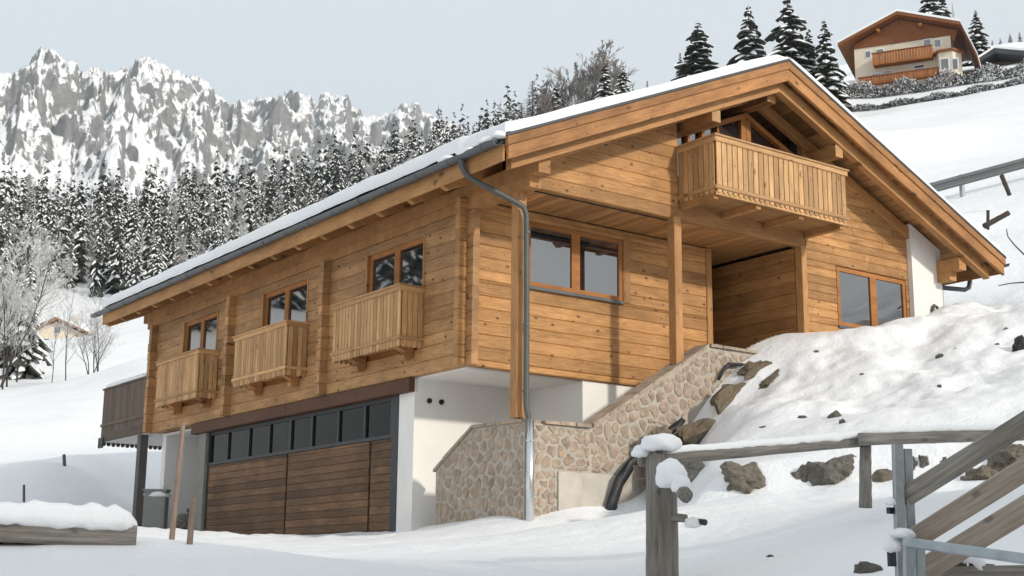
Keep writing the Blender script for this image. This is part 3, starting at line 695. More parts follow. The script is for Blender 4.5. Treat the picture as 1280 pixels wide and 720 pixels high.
dq = part('downpipe', MB().tube([(gxr, -1.25, T(XR)-.15), (gxr, -1.25, T(XR)-.32), (gxr-.05, -1.25, T(XR)-.44), (gxr-.18, -1.25, T(XR)-.50), (9.98, -1.2, T(XR)-.54)], .045, 12), 'gutter', house, smooth=True)
part('pipe_foot', MB().tube([(9.98, -1.2, T(XR)-.30), (9.98, -1.2, .5)], .045, 12), 'gutter', dq, smooth=True)
part('hose', MB().tube([(9.52, -1.36, .9), (9.52, -1.34, 1.86), (9.56, -1.34, 1.93), (9.62, -1.36, 1.9), (9.68, -1.38, 1.75), (9.74, -1.4, 1.4), (9.75, -1.42, .9)], .03, 8), 'pipe_grey', house, smooth=True)

# ---- balconies
def slats_along(parent, p0, p1, n, zb, zt, w, gap, mat, t=.022):
    p0 = Vector(p0); p1 = Vector(p1); d = p1-p0; ln = d.length; k = max(1, int(round(ln/(w+gap)))); st = ln/k; d.normalize()
    for i in range(k):
        c = p0+d*(st*(i+.5)); dz = random.uniform(-.004, .004)
        plank('slat', mat, parent, (c.x, c.y, zb+dz), (c.x, c.y, zt), n, st-gap, t, .004, (0, 0), True)
def small_balcony(y0, y1, a=.42, z0=.40, z1=1.36):
    f = box('balcony', (-a+.03, y0+.03, z0+.10), (.0, y1-.03, z0+.15), 'wood_beam')
    slats_along(f, (-a+.01, y0, 0), (-a+.01, y1, 0), NX, z0, z1-.03, .088, .014, 'wood_slat')
    slats_along(f, (-a+.02, y0+.01, 0), (-.02, y0+.01, 0), NY, z0, z1-.03, .088, .014, 'wood_slat')
    slats_along(f, (-.02, y1-.01, 0), (-a+.02, y1-.01, 0), Vector((0, 1, 0)), z0, z1-.03, .088, .014, 'wood_slat')
    for zz, hh in ((z1-.07, .075), (z0+.115, .055)):
        plank('rail', 'wood_slat', f, (-a-.012, y0-.03, zz+hh/2), (-a-.012, y1+.03, zz+hh/2), NX, hh, .026)
        plank('rail', 'wood_slat', f, (.0, y0-.012, zz+hh/2), (-a-.03, y0-.012, zz+hh/2), NY, hh, .026)
    box('handrail', (-a-.06, y0-.05, z1-.001), (-a+.05, y1+.05, z1+.03), 'wood_slat', f)
    box('handrail', (-a+.051, y0-.05, z1-.001), (0, y0+.05, z1+.03), 'wood_slat', f)
    for yy in (y0+.32, y1-.35):
        pr = [(-.02, z0+.098), (-.02, z0-.12), (-.10, z0-.17), (-.17, z0-.15), (-.19, z0-.08), (-.16, z0-.03), (-.3, z0+.03), (-.34, z0+.098)]
        part('bracket', MB().prism([(x_, yy-.07, z_) for x_, z_ in pr], (0, .14, 0)), 'wood_beam', f)
for y0 in (1.20, 5.05, 8.88): small_balcony(y0, y0+2.14)
bx0, bx1, by, bz0, bz1 = 3.27, 6.33, -2.05, 2.80, 3.72
bb = box('balcony', (bx0+.03, by+.03, bz0+.02), (bx1-.03, GY_, bz0+.085), 'wood_soffit')
slats_along(bb, (bx1, by+.005, 0), (bx0, by+.005, 0), NY, bz0, bz1-.03, .098, .018, 'wood_slat')
slats_along(bb, (bx0+.005, by+.02, 0), (bx0+.005, GY_-.01, 0), NX, bz0, bz1-.03, .098, .018, 'wood_slat')
slats_along(bb, (bx1-.005, by+.02, 0), (bx1-.005, GY_-.01, 0), Vector((1, 0, 0)), bz0, bz1-.03, .098, .018, 'wood_slat')
for zz, hh in ((bz1-.085, .085), (bz0+.06, .065)):
    plank('rail', 'wood_slat', bb, (bx1+.03, by-.017, zz+hh/2), (bx0-.03, by-.017, zz+hh/2), NY, hh, .024)
    plank('rail', 'wood_slat', bb, (bx0-.017, by-.03, zz+hh/2), (bx0-.017, GY_-.005, zz+hh/2), NX, hh, .024)
box('handrail', (bx0-.06, by-.06, bz1), (bx1+.06, by+.05, bz1+.03), 'wood_slat', bb)
box('handrail', (bx0-.06, by+.051, bz1), (bx0+.05, GY_-.005, bz1+.03), 'wood_slat', bb)
for xx in (bx0+.05, bx0+1.0, bx0+2.0, bx1-.05):
    box('bracket', (xx-.05, by+.06, bz0-.085), (xx+.05, GY_-.01, bz0+.018), 'wood_beam', bb)
# under edge board of the balcony
plank('edge_board', 'wood_slat', bb, (bx1, by+.02, bz0-.0), (bx0, by+.02, bz0-.0), NY, .06, .02)

# ---- terrace at the back
tb = box('terrace', (.03, 12.46, .03), (6.5, 15.3, .20), 'plaster')
slats_along(tb, (.0, 12.47, 0), (.0, 15.36, 0), NX, .10, 1.27, .13, .006, 'wood_terrace')
slats_along(tb, (6.4, 15.33, 0), (0, 15.33, 0), Vector((0, 1, 0)), -.06, 1.27, .1, .016, 'wood_terrace')
plank('edge_beam', 'wood_terrace', tb, (.02, 12.46, .13), (.02, 15.3, .13), NX, .2, .05)
plank('rail', 'wood_terrace', tb, (-.024, 12.47, .42), (-.024, 15.38, .42), NX, .07, .025)
box('handrail', (-.05, 12.47, 1.271), (.1, 15.4, 1.31), 'wood_terrace', tb)
box('post', (.06, 13.0, -2.5), (.24, 13.2, .03), 'brown_post', tb)
for yy in (15.15, 15.3): part('drain_pipe', MB().tube([(-.06, yy, .12), (-.06, yy, -.12)], .04, 8), 'gutter', tb)

# ---- snow lying on the roof
def roof_snow():
    nu, nv = 150, 220
    u = np.linspace(-1, 1, nu); u = np.sign(u)*np.abs(u)**.5*.35+u*.65; u = np.unique(np.concatenate([u, [-.9995, -.998, -.995, -.99, -.985, .985, .99, .995, .998, .9995]])); v = np.unique(np.concatenate([np.linspace(0, 1, nv), [.0004, .001, .002, .003]])); ex = 6.0
    U, V = np.meshgrid(u, v)
    X = RX+np.sign(U)*np.abs(U)*(RX-XL-.02)
    Yv = (Y0-.03)+V*(Y1-Y0+.02)
    tz = RZ-np.sqrt((X-RX)**2+.03)*RS
    th = .22+.07*fbm(X/1.1, Yv/1.6, 3)
    e = np.minimum(np.minimum((1-np.abs(U))*5.7, (Yv-(Y0-.03))), (Y1-.01-Yv))
    ed = np.sqrt(np.clip(e/.06, 0, 1)*(2-np.clip(e/.06, 0, 1)))
    front = np.clip(1-(Yv-Y0)/.8, 0, 1)
    th = th*(.72+.28*(1-front))
    Zt = tz+.013+th*ed
    jag = fbm(Yv*2.3, X*.1, 4)*.10
    Xo = np.where(np.abs(U) > .985, X+np.sign(U)*(.03+jag*.6), X)
    Xo = np.where((U < -.985) & (Yv > -1.0) , Xo-.03, Xo)
    me = grid_mesh('roof_snow', Xo, Yv, Zt)
    put('roof_snow', me, 'snow_cap', kind='stuff', label='thick snow blanket lying on the roof of the timber house', cat='snow')
roof_snow()
def snow_lump(name, pts, rx, rz, label, seed=0, squash=.8):
    """snow lying along a line of points"""
    m = MB(); r_ = random.Random(seed); n = len(pts); k = 10; vs_ = []; fs = []
    for i, p in enumerate(pts):
        p = Vector(p); d = Vector(pts[min(i+1, n-1)])-Vector(pts[max(i-1, 0)]); d.normalize(); s_ = d.cross(Vector((0, 0, 1))).normalized(); up = s_.cross(d)
        e = min(i, n-1-i)/max(1, n*.5); q = .35 if i in (0, n-1) else (.85 if i in (1, n-2) else 1.)
        ww = rx*q*(1+r_.uniform(-.1, .1)); hh = rz*q*(1+r_.uniform(-.15, .12))
        for j in range(k):
            a = 2*math.pi*j/k; c_, s2 = math.cos(a), math.sin(a)
            vs_.append(p+s_*(ww*c_)+up*((hh*s2 if s2 > 0 else hh*.22*s2+r_.uniform(-.012, .012))))
    for i in range(n-1):
        for j in range(k): fs.append((i*k+j, (i+1)*k+j, (i+1)*k+(j+1) % k, i*k+(j+1) % k))
    fs += [tuple(range(k)), tuple((n-1)*k+j for j in range(k-1, -1, -1))]
    m.add(vs_, fs)
    return m.build(name, 'snow_cap', None, tuple(Vector(pts[n//2])), True, label=label, cat='snow', kind='stuff')
snow_lump('snow_cap', [(.03, 15.35-i*.14, 1.32) for i in range(20)], .09, .10, 'thin snow on the handrail of the dark terrace', 3)

# ================================================================== stone wall with stairs
sw = empty('stone_wall', (1.5, -1.2, -2.4), label='rough stone wall rising beside the outside stairs under the timber post', cat='stone wall')
def clip(poly, p, n):
    out = []
    for i in range(len(poly)):
        a, b = poly[i], poly[(i+1) % len(poly)]; da = (a[0]-p[0])*n[0]+(a[1]-p[1])*n[1]; db = (b[0]-p[0])*n[0]+(b[1]-p[1])*n[1]
        if da <= 0: out.append(a)
        if (da < 0) != (db < 0) and abs(da-db) > 1e-9:
            t = da/(da-db); out.append((a[0]+(b[0]-a[0])*t, a[1]+(b[1]-a[1])*t))
    return out
def stones(parent, region, to3, size, seed, pr=.014):
    """irregular stones filling a convex-ish 2-D region; to3(u, v, d) maps to world with d = proud"""
    r_ = random.Random(seed); us = [p[0] for p in region]; vs_ = [p[1] for p in region]
    pts = []; v = min(vs_)-size; row = 0
    while v < max(vs_)+size:
        u = min(us)-size+(row % 2)*size*.5
        while u < max(us)+size:
            pts.append((u+r_.uniform(-.38, .38)*size, v+r_.uniform(-.38, .38)*size)); u += size*1.0
        v += size*.86; row += 1
    for i, c in enumerate(pts):
        cell = [(c[0]-size, c[1]-size), (c[0]+size, c[1]-size), (c[0]+size, c[1]+size), (c[0]-size, c[1]+size)]
        for j, q in enumerate(pts):
            if j != i and abs(q[0]-c[0]) < 2*size and abs(q[1]-c[1]) < 2*size:
                mid = ((q[0]+c[0])/2, (q[1]+c[1])/2); cell = clip(cell, mid, (q[0]-c[0], q[1]-c[1]))
                if not cell: break
        n = len(region)
        for k in range(n):                      # region counter-clockwise
            a, b = region[k], region[(k+1) % n]
            if cell: cell = clip(cell, a, (b[1]-a[1], -(b[0]-a[0])))
        if len(cell) < 3: continue
        cx = sum(p[0] for p in cell)/len(cell); cy = sum(p[1] for p in cell)/len(cell)
        ar = abs(sum(cell[k][0]*cell[(k+1) % len(cell)][1]-cell[(k+1) % len(cell)][0]*cell[k][1] for k in range(len(cell))))/2
        if ar < size*size*.12: continue
        # round the corners
        for _ in range(2):
            cell = [q for k in range(len(cell)) for q in ((cell[k][0]*.75+cell[(k+1) % len(cell)][0]*.25, cell[k][1]*.75+cell[(k+1) % len(cell)][1]*.25), (cell[k][0]*.25+cell[(k+1) % len(cell)][0]*.75, cell[k][1]*.25+cell[(k+1) % len(cell)][1]*.75))]
        if len(cell) > 14: cell = cell[::2]
        sc = r_.uniform(.74, .90); m = MB(); k = len(cell); dd = pr*r_.uniform(.5, 1.3)
        lo = [((p[0]-cx)*sc+cx+r_.uniform(-.014, .014), (p[1]-cy)*sc+cy+r_.uniform(-.014, .014)) for p in cell]
        V = [to3(p[0], p[1], -.03) for p in lo]+[to3(p[0], p[1], dd*.55) for p in lo]+[to3((p[0]-cx)*.72+cx, (p[1]-cy)*.72+cy, dd+r_.uniform(-.006, .006)) for p in lo]+[to3(cx, cy, dd*1.1)]
        F = []
        for q in range(k):
            w_ = (q+1) % k; F += [(q, w_, k+w_, k+q), (k+q, k+w_, 2*k+w_, 2*k+q), (2*k+q, 2*k+w_, 3*k)]
        m.add(V, F); part('stone', m, 'stone', parent, tuple(to3(cx, cy, 0)))
SX, SY = .10, -1.35
# left face (towards -X): outline in (-Y, Z) so that it is seen counter-clockwise from outside
lf = part('wall_core', MB().prism([(SX, SY, -2.9), (SX, SY, -.97), (SX, -.08, -.95), (SX, .90, -1.52), (SX, .90, -2.9)], (.30, 0, 0)), 'mortar', sw)
stones(lf, [(-.88, -2.75), (1.33, -2.75), (1.33, -.99), (.10, -.975), (-.88, -1.54)], lambda u, v, d: Vector((SX-d, -u, v)), .20, 5)
rt = part('wall_core', MB().prism([(SX+.301, SY, -2.9), (SX+.301, SY, -.97), (1.30, SY, -.97), (3.70, SY, .50), (4.75, SY, .50), (4.75, SY, -2.9)], (0, .28, 0)), 'mortar', sw)
tr = lambda u, v, d: Vector((u, SY-d, v))
stones(rt, [(SX+.03, -1.60), (1.28, -1.60), (1.28, -.99), (SX+.03, -.99)], tr, .185, 11)
stones(rt, [(SX+.03, -2.7), (.66, -2.7), (.66, -1.615), (SX+.03, -1.615)], tr, .15, 12)
stones(rt, [(1.29, -1.60), (1.60, -1.60), (3.74, -.27), (3.72, .46), (1.29, -1.0)], tr, .20, 13)
stones(rt, [(3.73, -.35), (4.7, -.2), (4.7, .46), (3.73, .46)], tr, .20, 14)
box('concrete_panel', (.68, SY-.035, -2.9), (1.10, SY+.02, -1.625), 'concrete', sw)
box('concrete_panel', (1.105, SY-.03, -2.9), (1.75, SY+.02, -1.62), 'concrete', sw)
# coping slabs
def coping(a, b, n):
    a = Vector(a); b = Vector(b)
    for i in range(n):
        p = a.lerp(b, i/n); q = a.lerp(b, (i+1)/n); d = (q-p); e = d.normalized()*.006
        p2, q2 = p+e, q-e; o_ = random.uniform(0, .02); h_ = .045+random.uniform(-.006, .01)
        if abs(d.x) > abs(d.y): sd_ = Vector((0, .36, 0)); st = Vector((0, -.035-o_, 0))
        else: sd_ = Vector((.36, 0, 0)); st = Vector((-.035-o_, 0, 0))
        m = MB().prism([p2+st, q2+st, q2+st+sd_, p2+st+sd_], (0, 0, h_)); part('coping_stone', m, 'coping', sw)
coping((SX, SY+.02, -.968), (SX, -.08, -.948), 4); coping((SX, -.07, -.952), (SX, .93, -1.535), 4)
coping((SX+.33, SY, -.966), (1.28, SY, -.966), 3); coping((1.32, SY, -.95), (3.70, SY, .505), 8); coping((3.74, SY, .503), (4.78, SY, .503), 4)
# steps behind the stone wall
box('landing', (SX+.3, SY+.29, -2.9), (1.3, -.0, -1.15), 'concrete', sw)
for i in range(10):
    box('step', (1.3+i*.34, SY+.285, -2.9), (1.3+(i+1)*.34, .05, -1.32+i*.165), 'concrete', sw)

# ================================================================== rocks
_icos = None
def rock_mesh(seed, n=2, rough=.35, flat=.0):
    import bmesh
    bm = bmesh.new(); bmesh.ops.create_icosphere(bm, subdivisions=n, radius=1.0); r_ = np.random.RandomState(seed)
    pl_ = [(Vector(r_.normal(size=3)).normalized(), r_.uniform(.55, .88)) for _ in range(14)]
    ph = r_.rand(6)*9
    for v in bm.verts:
        for nn, dd in pl_:
            t = v.co.dot(nn)
            if t > dd: v.co -= nn*(t-dd)
        k = 1+rough*.35*(math.sin(v.co.x*5+ph[0])*math.sin(v.co.y*4.4+ph[1])+.6*math.sin(v.co.z*8+ph[2])*math.sin(v.co.x*9+ph[3]))+r_.uniform(-.07, .07)
        v.co *= k
    co_ = np.array([v.co for v in bm.verts])
    nz = fbm(co_[:, 0]*2.2+ph[0]+co_[:, 2]*1.3, co_[:, 1]*2.2+ph[1]-co_[:, 2]*1.1, 4, .6)+.6*(ridged(co_[:, 0]*1.7+ph[2]-co_[:, 1], co_[:, 2]*2.4+ph[3], 3)-.6)
    for v, q in zip(bm.verts, nz): v.co *= 1+.42*rough/.35*float(q)
    me = bpy.data.meshes.new('rock'); bm.to_mesh(me); bm.free(); return me
def ground_hit(px, py, d0=6., d1=200.):
    ds = np.exp(np.linspace(math.log(d0), math.log(d1), 900)); q = raydir(px, py); q = q/math.hypot(q[0], q[1])
    pts = CAM[None, :]+ds[:, None]*q[None, :]; hh2 = H(pts[:, 0], pts[:, 1]); k = np.argmax(pts[:, 2] < hh2)
    return float(ds[k]) if pts[k, 2] < hh2[k] else None
def rock(px, py, dist, w, h, label, mat='boulder', dep=None, rot=0., seed=None, tilt=0., name='boulder', group=None):
    """rock of w x h metres whose centre is seen at the pixel"""
    seed = seed if seed is not None else int(px*7+py)
    me = rock_mesh(seed, 4 if w > .3 else 3); me.materials.append(M[mat])
    gh = ground_hit(px, py)
    if gh and dist < 25 and gh < dist+2.2: dist = gh+.10*w; w *= 1.2; h *= 1.25
    p = P(px, py, dist); o = put(name, me, None, None, p, (tilt, random.Random(seed).uniform(-.2, .2), -HEAD*0+rot), label=label, cat='rock', group=group)
    o.scale = (w/2, (dep or w*.8)/2, h/2); return o
A_ = HEAD-math.pi/2
rock(824, 548, 20.1, .5, .46, 'large tan boulder against the stone wall above the membrane', 'boulder_tan', rot=A_, seed=3, dep=.5)
rock(797, 596, 19.9, .72, .72, 'big tan boulder behind the left side of the gate post', 'boulder_tan', rot=A_, seed=4)
rock(864, 598, 17.9, .72, .42, 'flat brown boulder just right of the gate post', 'boulder', rot=A_, seed=5)
rock(932, 603, 16.6, .58, .42, 'round tan boulder with dark base under the fence rail', 'boulder_tan', rot=A_, seed=7)
rock(1009, 602, 16.4, .28, .30, 'small dark green grey boulder left of the large one', 'boulder', rot=A_, seed=8)
rock(1043, 594, 16.4, .52, .42, 'grey boulder with pale patches left of the short hanging post', 'boulder', rot=A_, seed=21)
rock(1066, 583, 16.6, .2, .24, 'little pointed rock against the short hanging post', 'boulder', rot=A_, seed=22)
rock(1106, 600, 16.2, .26, .2, 'small tan rock between short post and steel post', 'boulder_tan', rot=A_, seed=23)
rock(1141, 587, 16.4, .16, .22, 'dark narrow rock right of the steel post', 'boulder', rot=A_, seed=24)
rock(1157, 586, 16.5, .2, .24, 'pale round rock above the top gate board', 'boulder', rot=A_, seed=25)
rock(1180, 578, 16.8, .1, .1, 'tiny rock above the top gate board', 'boulder', rot=A_, seed=26)
rock(1228, 598, 16.0, .42, .2, 'low brown rock between two gate boards', 'boulder_tan', rot=A_, seed=27)
rock(1262, 578, 16.4, .55, .26, 'ochre rock at the right edge above the middle board', 'boulder_tan', rot=A_, seed=28)
rock(1083, 715, 8.6, .16, .14, 'dark stone in the snow at the foot of the gate latch', 'boulder', rot=A_, seed=29)
for i, (px, py, dd, w_, h_, lb) in enumerate([
    (1043, 522, 18.9, .15, .16, 'dark rock poking out of the snow bank below the right window'),
    (1054, 529, 18.7, .11, .08, 'small dark rock touching the larger one on the bank'),
    (1000, 523, 18.9, .16, .06, 'low grey stone in the bank left of the dark rock'),
    (1176, 446, 21.6, .13, .08, 'dark stone high on the bank under the right window edge'),
    (1194, 437, 21.9, .08, .04, 'tiny stone beside the high bank stone'),
    (1174, 484, 20.0, .09, .07, 'small dark stone in the middle of the bank'),
    (1078, 470, 20.6, .07, .09, 'thin grey stone in the upper bank'),
    (1020, 441, 22.0, .1, .07, 'snow dusted stone near the top of the bank'),
    (952, 535, 18.5, .14, .05, 'flat stone in the lower left of the bank'),
    (1257, 412, 22.8, .08, .06, 'dark speck of stone near the right edge of the bank'),
    (908, 490, 20.4, .12, .07, 'small stone under the stair wall on the bank'),
    (1246, 431, 21.8, .1, .04, 'narrow stone at the upper right of the bank'),
    (963, 696, 10.8, .06, .03, 'tiny stone in the foreground snow')]):
    rock(px, py, dd, w_, h_, lb, 'boulder', rot=A_+i, seed=60+i, name='rock')
rock(1279, 436, 21.6, .26, .32, 'black rock cut by the right edge of the picture', 'membrane', rot=A_, seed=90)
# earth and broken rock left bare along the stair wall
def strip_rock(a, b, w_, h_, seed, label, mat='earth'):
    a = Vector(a); b = Vector(b); me = rock_mesh(seed, 3, .5); me.materials.append(M[mat]); d = b-a
    o = put('boulder', me, None, None, (a+b)/2, (0, -math.atan2(d.z, math.hypot(d.x, d.y)), math.atan2(d.y, d.x)), label=label, cat='rock'); o.scale = (d.length/2*1.1, w_/2, h_/2)
strip_rock((2.55, -1.72, -1.32), (3.5, -1.7, -.66), .55, .50, 31, 'long bare rock in the middle of the stair wall foot')
strip_rock((3.3, -1.72, -.62), (4.2, -1.7, -.02), .5, .42, 32, 'bare brown rock under the stair wall halfway up')
strip_rock((4.0, -1.7, -.04), (4.8, -1.62, .30), .45, .3, 33, 'topmost bare rock under the level end of the stair wall')
strip_rock((4.0, -2.1, -.25), (4.5, -2.1, .1), .25, .12, 34, 'grey stone slab in the snow below the stair wall top', 'boulder')
strip_rock((2.15, -1.72, -1.95), (2.75, -1.72, -1.35), .5, .6, 35, 'bare earth lump at the lower end of the stair wall')
rock(852, 542, 20.4, .42, .28, 'dark snow dusted rock above the gate post snow', 'boulder', rot=A_, seed=41)
# black drainage membrane
def membrane():
    pts = [(1.50, -1.45, -2.35, .12), (1.60, -1.46, -2.0, .10), (1.74, -1.46, -1.70, .085), (1.93, -1.45, -1.46, .07), (2.26, -1.44, -1.22, .06), (2.6, -1.42, -1.02, .05), (2.95, -1.41, -.80, .045), (3.05, -1.42, -.70, .02)]
    m = MB(); m.tube([(p[0], p[1]-.03, p[2]) for p in pts], [p[3] for p in pts], 9)
    r_ = random.Random(4); m.v = [(x+r_.uniform(-.035, .035), -1.45+(y+1.45)*.6+r_.uniform(-.03, .02), z+r_.uniform(-.035, .035)) for x, y, z in m.v]
    m.build('drainage_membrane', 'membrane', None, pts[3][:3], True, label='crumpled black drainage membrane along the foot of the stone stair wall', cat='membrane')
    pts = [(3.82, -1.45, -.02), (3.95, -1.44, .14), (4.08, -1.43, .25), (4.3, -1.42, .27), (4.68, -1.41, .29)]
    MB().tube(pts, [.025, .03, .035, .03, .02], 8).build('drainage_membrane', 'membrane', None, pts[2], True, label='short black membrane edge below the level top of the stair wall', cat='membrane')
membrane()

# ================================================================== fence, gate and rails in the foreground
def log(name, pts, rr, mat, parent, seed=0, k=12, jit=.04, **kw):
    m = MB(); pts = [Vector(p) for p in pts]; n = 14; q = []; rd_ = []
    r_ = random.Random(seed)
    ns = len(pts)-1
    for i in range(n+1):
        t = i/n*ns; a = min(int(t), ns-1); f = t-a; q.append(pts[a].lerp(pts[a+1], f)); rd_.append(rr[a]*(1-f)+rr[a+1]*f)
    m.tube(q, rd_, k)
    prof = [1+r_.uniform(-.09, .09) for _ in range(k)]
    for i in range((n+1)*k):
        c = q[i//k]; v = Vector(m.v[i]); m.v[i] = tuple(c+(v-c)*(prof[i % k]+r_.uniform(-jit, jit)))
    loc = (q[0]+q[-1])/2; xx_ = (q[-1]-q[0]).normalized(); yy_ = xx_.orthogonal().normalized(); R_ = Matrix((xx_, yy_, xx_.cross(yy_))).transposed(); Rt = R_.transposed()
    m.v = [tuple(Rt @ (Vector(v)-loc)) for v in m.v]
    return put(name, m.mesh(name, True), mat, parent, tuple(loc), R_.to_euler(), **kw)
fp = P(826, 640, 10.0); fz = Hs(fp[0], fp[1])
ff = empty('fence', (fp[0], fp[1], fz), label='grey weathered log fence with thick snowy end post', cat='fence')
ptop = P(828, 568, 10.0)
log('post', [(fp[0], fp[1], fz-.2), (fp[0]+.005, fp[1], -2.9), (fp[0]+.01, fp[1]+.005, ptop[2])], [.118, .112, .106], 'wood_grey', ff, 3, 16, .02)
rgt = Vector((sh, -ch, 0)); fwd = Vector((ch, sh, 0))
# rails from the end post to the right
ra = Vector(P(800, 577, 10.12)); rb = Vector(P(1078, 552, 11.4)); rc = Vector(P(1330, 541, 12.0))
log('rail', [ra, rb], [.043, .042], 'wood_grey', ff, 7)
log('rail', [Vector(P(1074, 549, 11.25)), rc], [.05, .052], 'wood_grey', ff, 8)
log('hanger_post', [Vector(P(1082, 556, 11.4)), Vector(P(1082, 635, 11.45))], [.044, .05], 'wood_grey', ff, 9)
log('rail_stub', [Vector(P(826, 646, 9.98)), Vector(P(858, 648, 9.9))], [.034, .03], 'wood_grey', ff, 10)
log('peg', [Vector(P(840, 600, 9.86)), Vector(P(858, 620, 9.5))], [.055, .05], 'wood_grey', ff, 12)
for k_, (a, b) in enumerate((((852, 618), (864, 619)), ((872, 652), (882, 653)))):
    part('iron_pin', MB().tube([P(a[0], a[1], 9.85), P(b[0], b[1], 9.8)], .022, 8), 'anthracite', ff)
log('hanging_board', [Vector(P(800, 582, 10.2)), Vector(P(800, 598, 10.2))], [.05, .035], 'wood_stake', ff, 14)
def cap(px, py, dist, w_, h_, label, seed, sx=1.):
    import bmesh
    bm = bmesh.new(); bmesh.ops.create_icosphere(bm, subdivisions=3, radius=1.0); r_ = np.random.RandomState(seed); ph = r_.rand(9)*6
    for v in bm.verts:
        c = v.co; k = 1+.10*math.sin(c.x*2.6+ph[0])*math.sin(c.y*2.9+ph[1])+.07*math.sin(c.x*5+c.z*4+ph[2])+.04*math.sin(c.y*9+ph[3]+c.x*7)
        v.co = c*k
        if v.co.z < -.35: v.co.z = -.35+(v.co.z+.35)*.35+.05*math.sin(c.x*8+ph[4])
    me = bpy.data.meshes.new('snow'); bm.to_mesh(me); bm.free(); me.materials.append(M['snow_cap'])
    me.polygons.foreach_set('use_smooth', [True]*len(me.polygons))
    o = put('snow_cap', me, None, None, P(px, py, dist), (0, 0, A_), label=label, cat='snow', kind='stuff'); o.scale = (w_/2, w_/2*sx, h_/2); return o
cap(826, 557, 10.0, .30, .17, 'rounded snow cap on top of the thick end post', 51)
cap(803, 566, 10.05, .16, .12, 'small snow clump left of the post top', 52)
cap(838, 597, 9.72, .22, .26, 'snow clump stuck on the peg of the end post', 53)
cap(852, 608, 9.6, .14, .16, 'lower end of the snow clump on the peg', 54)
cap(866, 655, 9.85, .12, .10, 'bit of snow hanging under the rail stub', 55)
def rail_snow(a, b, r_, h_, lab, seed, n=26):
    a = Vector(a); b = Vector(b); pts = [a.lerp(b, i/n)+Vector((0, 0, r_*.75)) for i in range(n+1)]
    snow_lump('snow_cap', pts, r_*1.05, h_, lab, seed)
rail_snow(Vector(P(835, 574, 10.3)), rb, .045, .062, 'strip of snow along the left fence rail', 5)
rail_snow(Vector(P(1076, 549, 11.3)), rc, .05, .055, 'strip of snow along the right fence rail', 6)
# gate: galvanised post and frame with slanting boards
gp = P(1128, 640, 8.2); gzg = Hs(gp[0], gp[1])
gt = empty('gate', (gp[0], gp[1], gzg), label='grey board gate leaning on galvanised steel posts at the right', cat='gate')
def sq_bar(name, a, b, w_, parent, mat='zinc', d=None):
    a = Vector(a); b = Vector(b); x_ = (b-a).normalized(); n_ = Vector((-fwd.x, -fwd.y, 0)); n_ = (n_-x_*n_.dot(x_)).normalized()
    return plank(name, mat, parent, a, b, n_, w_, d or w_, .004)
sq_bar('post', P(1120, 556, 8.25), P(1127, 800, 8.25), .055, gt)
sq_bar('post', P(1132, 562, 8.3), P(1138, 690, 8.3), .05, gt)
sq_bar('hinge_post', P(1134, 676, 7.9), P(1135, 820, 7.9), .05, gt)
sq_bar('hinge_post', P(1148, 678, 7.95), P(1149, 820, 7.95), .05, gt)
sq_bar('frame_bar', P(1136, 679, 7.85), P(1300, 702, 7.3), .05, gt)
for (a, b, w_) in [((1128, 623, 8.28), (1310, 510, 8.0), .115), ((1138, 676, 8.22), (1310, 568, 7.9), .12), ((1148, 716, 8.15), (1320, 612, 7.8), .13)]:
    a = P(*a); b = P(*b); sq_bar('board', a, b, w_, gt, 'wood_gate' if w_ > .119 else 'wood_grey', .03)
sq_bar('upright', P(1192, 702, 8.4), P(1190, 830, 8.4), .14, gt, 'wood_gate', .03)
sq_bar('upright', P(1226, 704, 8.4), P(1224, 830, 8.4), .14, gt, 'wood_gate', .03)
sq_bar('crossbar', P(1150, 716, 8.45), P(1300, 714, 8.3), .07, gt, 'wood_grey', .05)
part('latch', MB().box(P(1112, 634, 8.2), np.array(P(1117, 642, 8.2))+np.array([.04, .04, 0])), 'anthracite', gt)
part('latch', MB().box(P(1112, 690, 8.1), np.array(P(1119, 708, 8.1))+np.array([.04, .04, 0])), 'anthracite', gt)
cap(1113, 628, 8.2, .07, .06, 'small snow pad on the upper latch', 61)
cap(1128, 668, 8.1, .14, .07, 'snow on top of the steel hinge post', 62)
cap(1116, 684, 8.1, .10, .10, 'snow clump on the lower gate latch', 63)
snow_lump('snow_cap', [Vector(P(1182+i*5, 702-(4 if 1 < i < 5 else 0)+(i > 7)*(i-7)*6, 8.35)) for i in range(11)], .05, .05, 'snow draped over the boards behind the gate bar', 64)

# ---- left foreground: beam with thick snow, stakes
ba = Vector(P(-60, 661, 9.4)); bb_ = Vector(P(158, 671, 9.55))
d = (bb_-ba).normalized(); bm_n = Vector((-fwd.x, -fwd.y, 0))
o = plank('timber_beam', 'wood_grey', None, ba+fwd*.1, bb_+fwd*.1, bm_n, .145, .2, .02); tag(o, label='squared grey timber beam lying under thick snow at the left', cat='beam')
snow_lump('snow_cap', [ba.lerp(bb_+d*.05, i/22)+fwd*.02+Vector((0, 0, .055)) for i in range(23)], .17, .15, 'thick rounded snow lying on the timber beam', 71)
def stake(a, b, r_, label, name='stake', mat='wood_stake', seed=1):
    log(name, [a, b], [r_, r_*.9], mat, None, seed, 7, .05, label=label, cat='stake')
stake(P(212, 700, 11.0), P(229, 528, 11.0), .022, 'tall thin weathered stake leaning in the snow before the garage', seed=4)
stake(P(233, 735, 9.6), P(242, 622, 9.6), .022, 'short brown stake right of the tall one', seed=5)
stake(P(81, 592, 35.6), P(80, 568, 35.6), .045, 'dark marker stake on the edge of the yard bank', seed=6, mat='brown_post')
stake(P(30, 630, 31.8), P(30, 606, 31.8), .03, 'short thin stake low on the yard bank', seed=7, mat='brown_post')
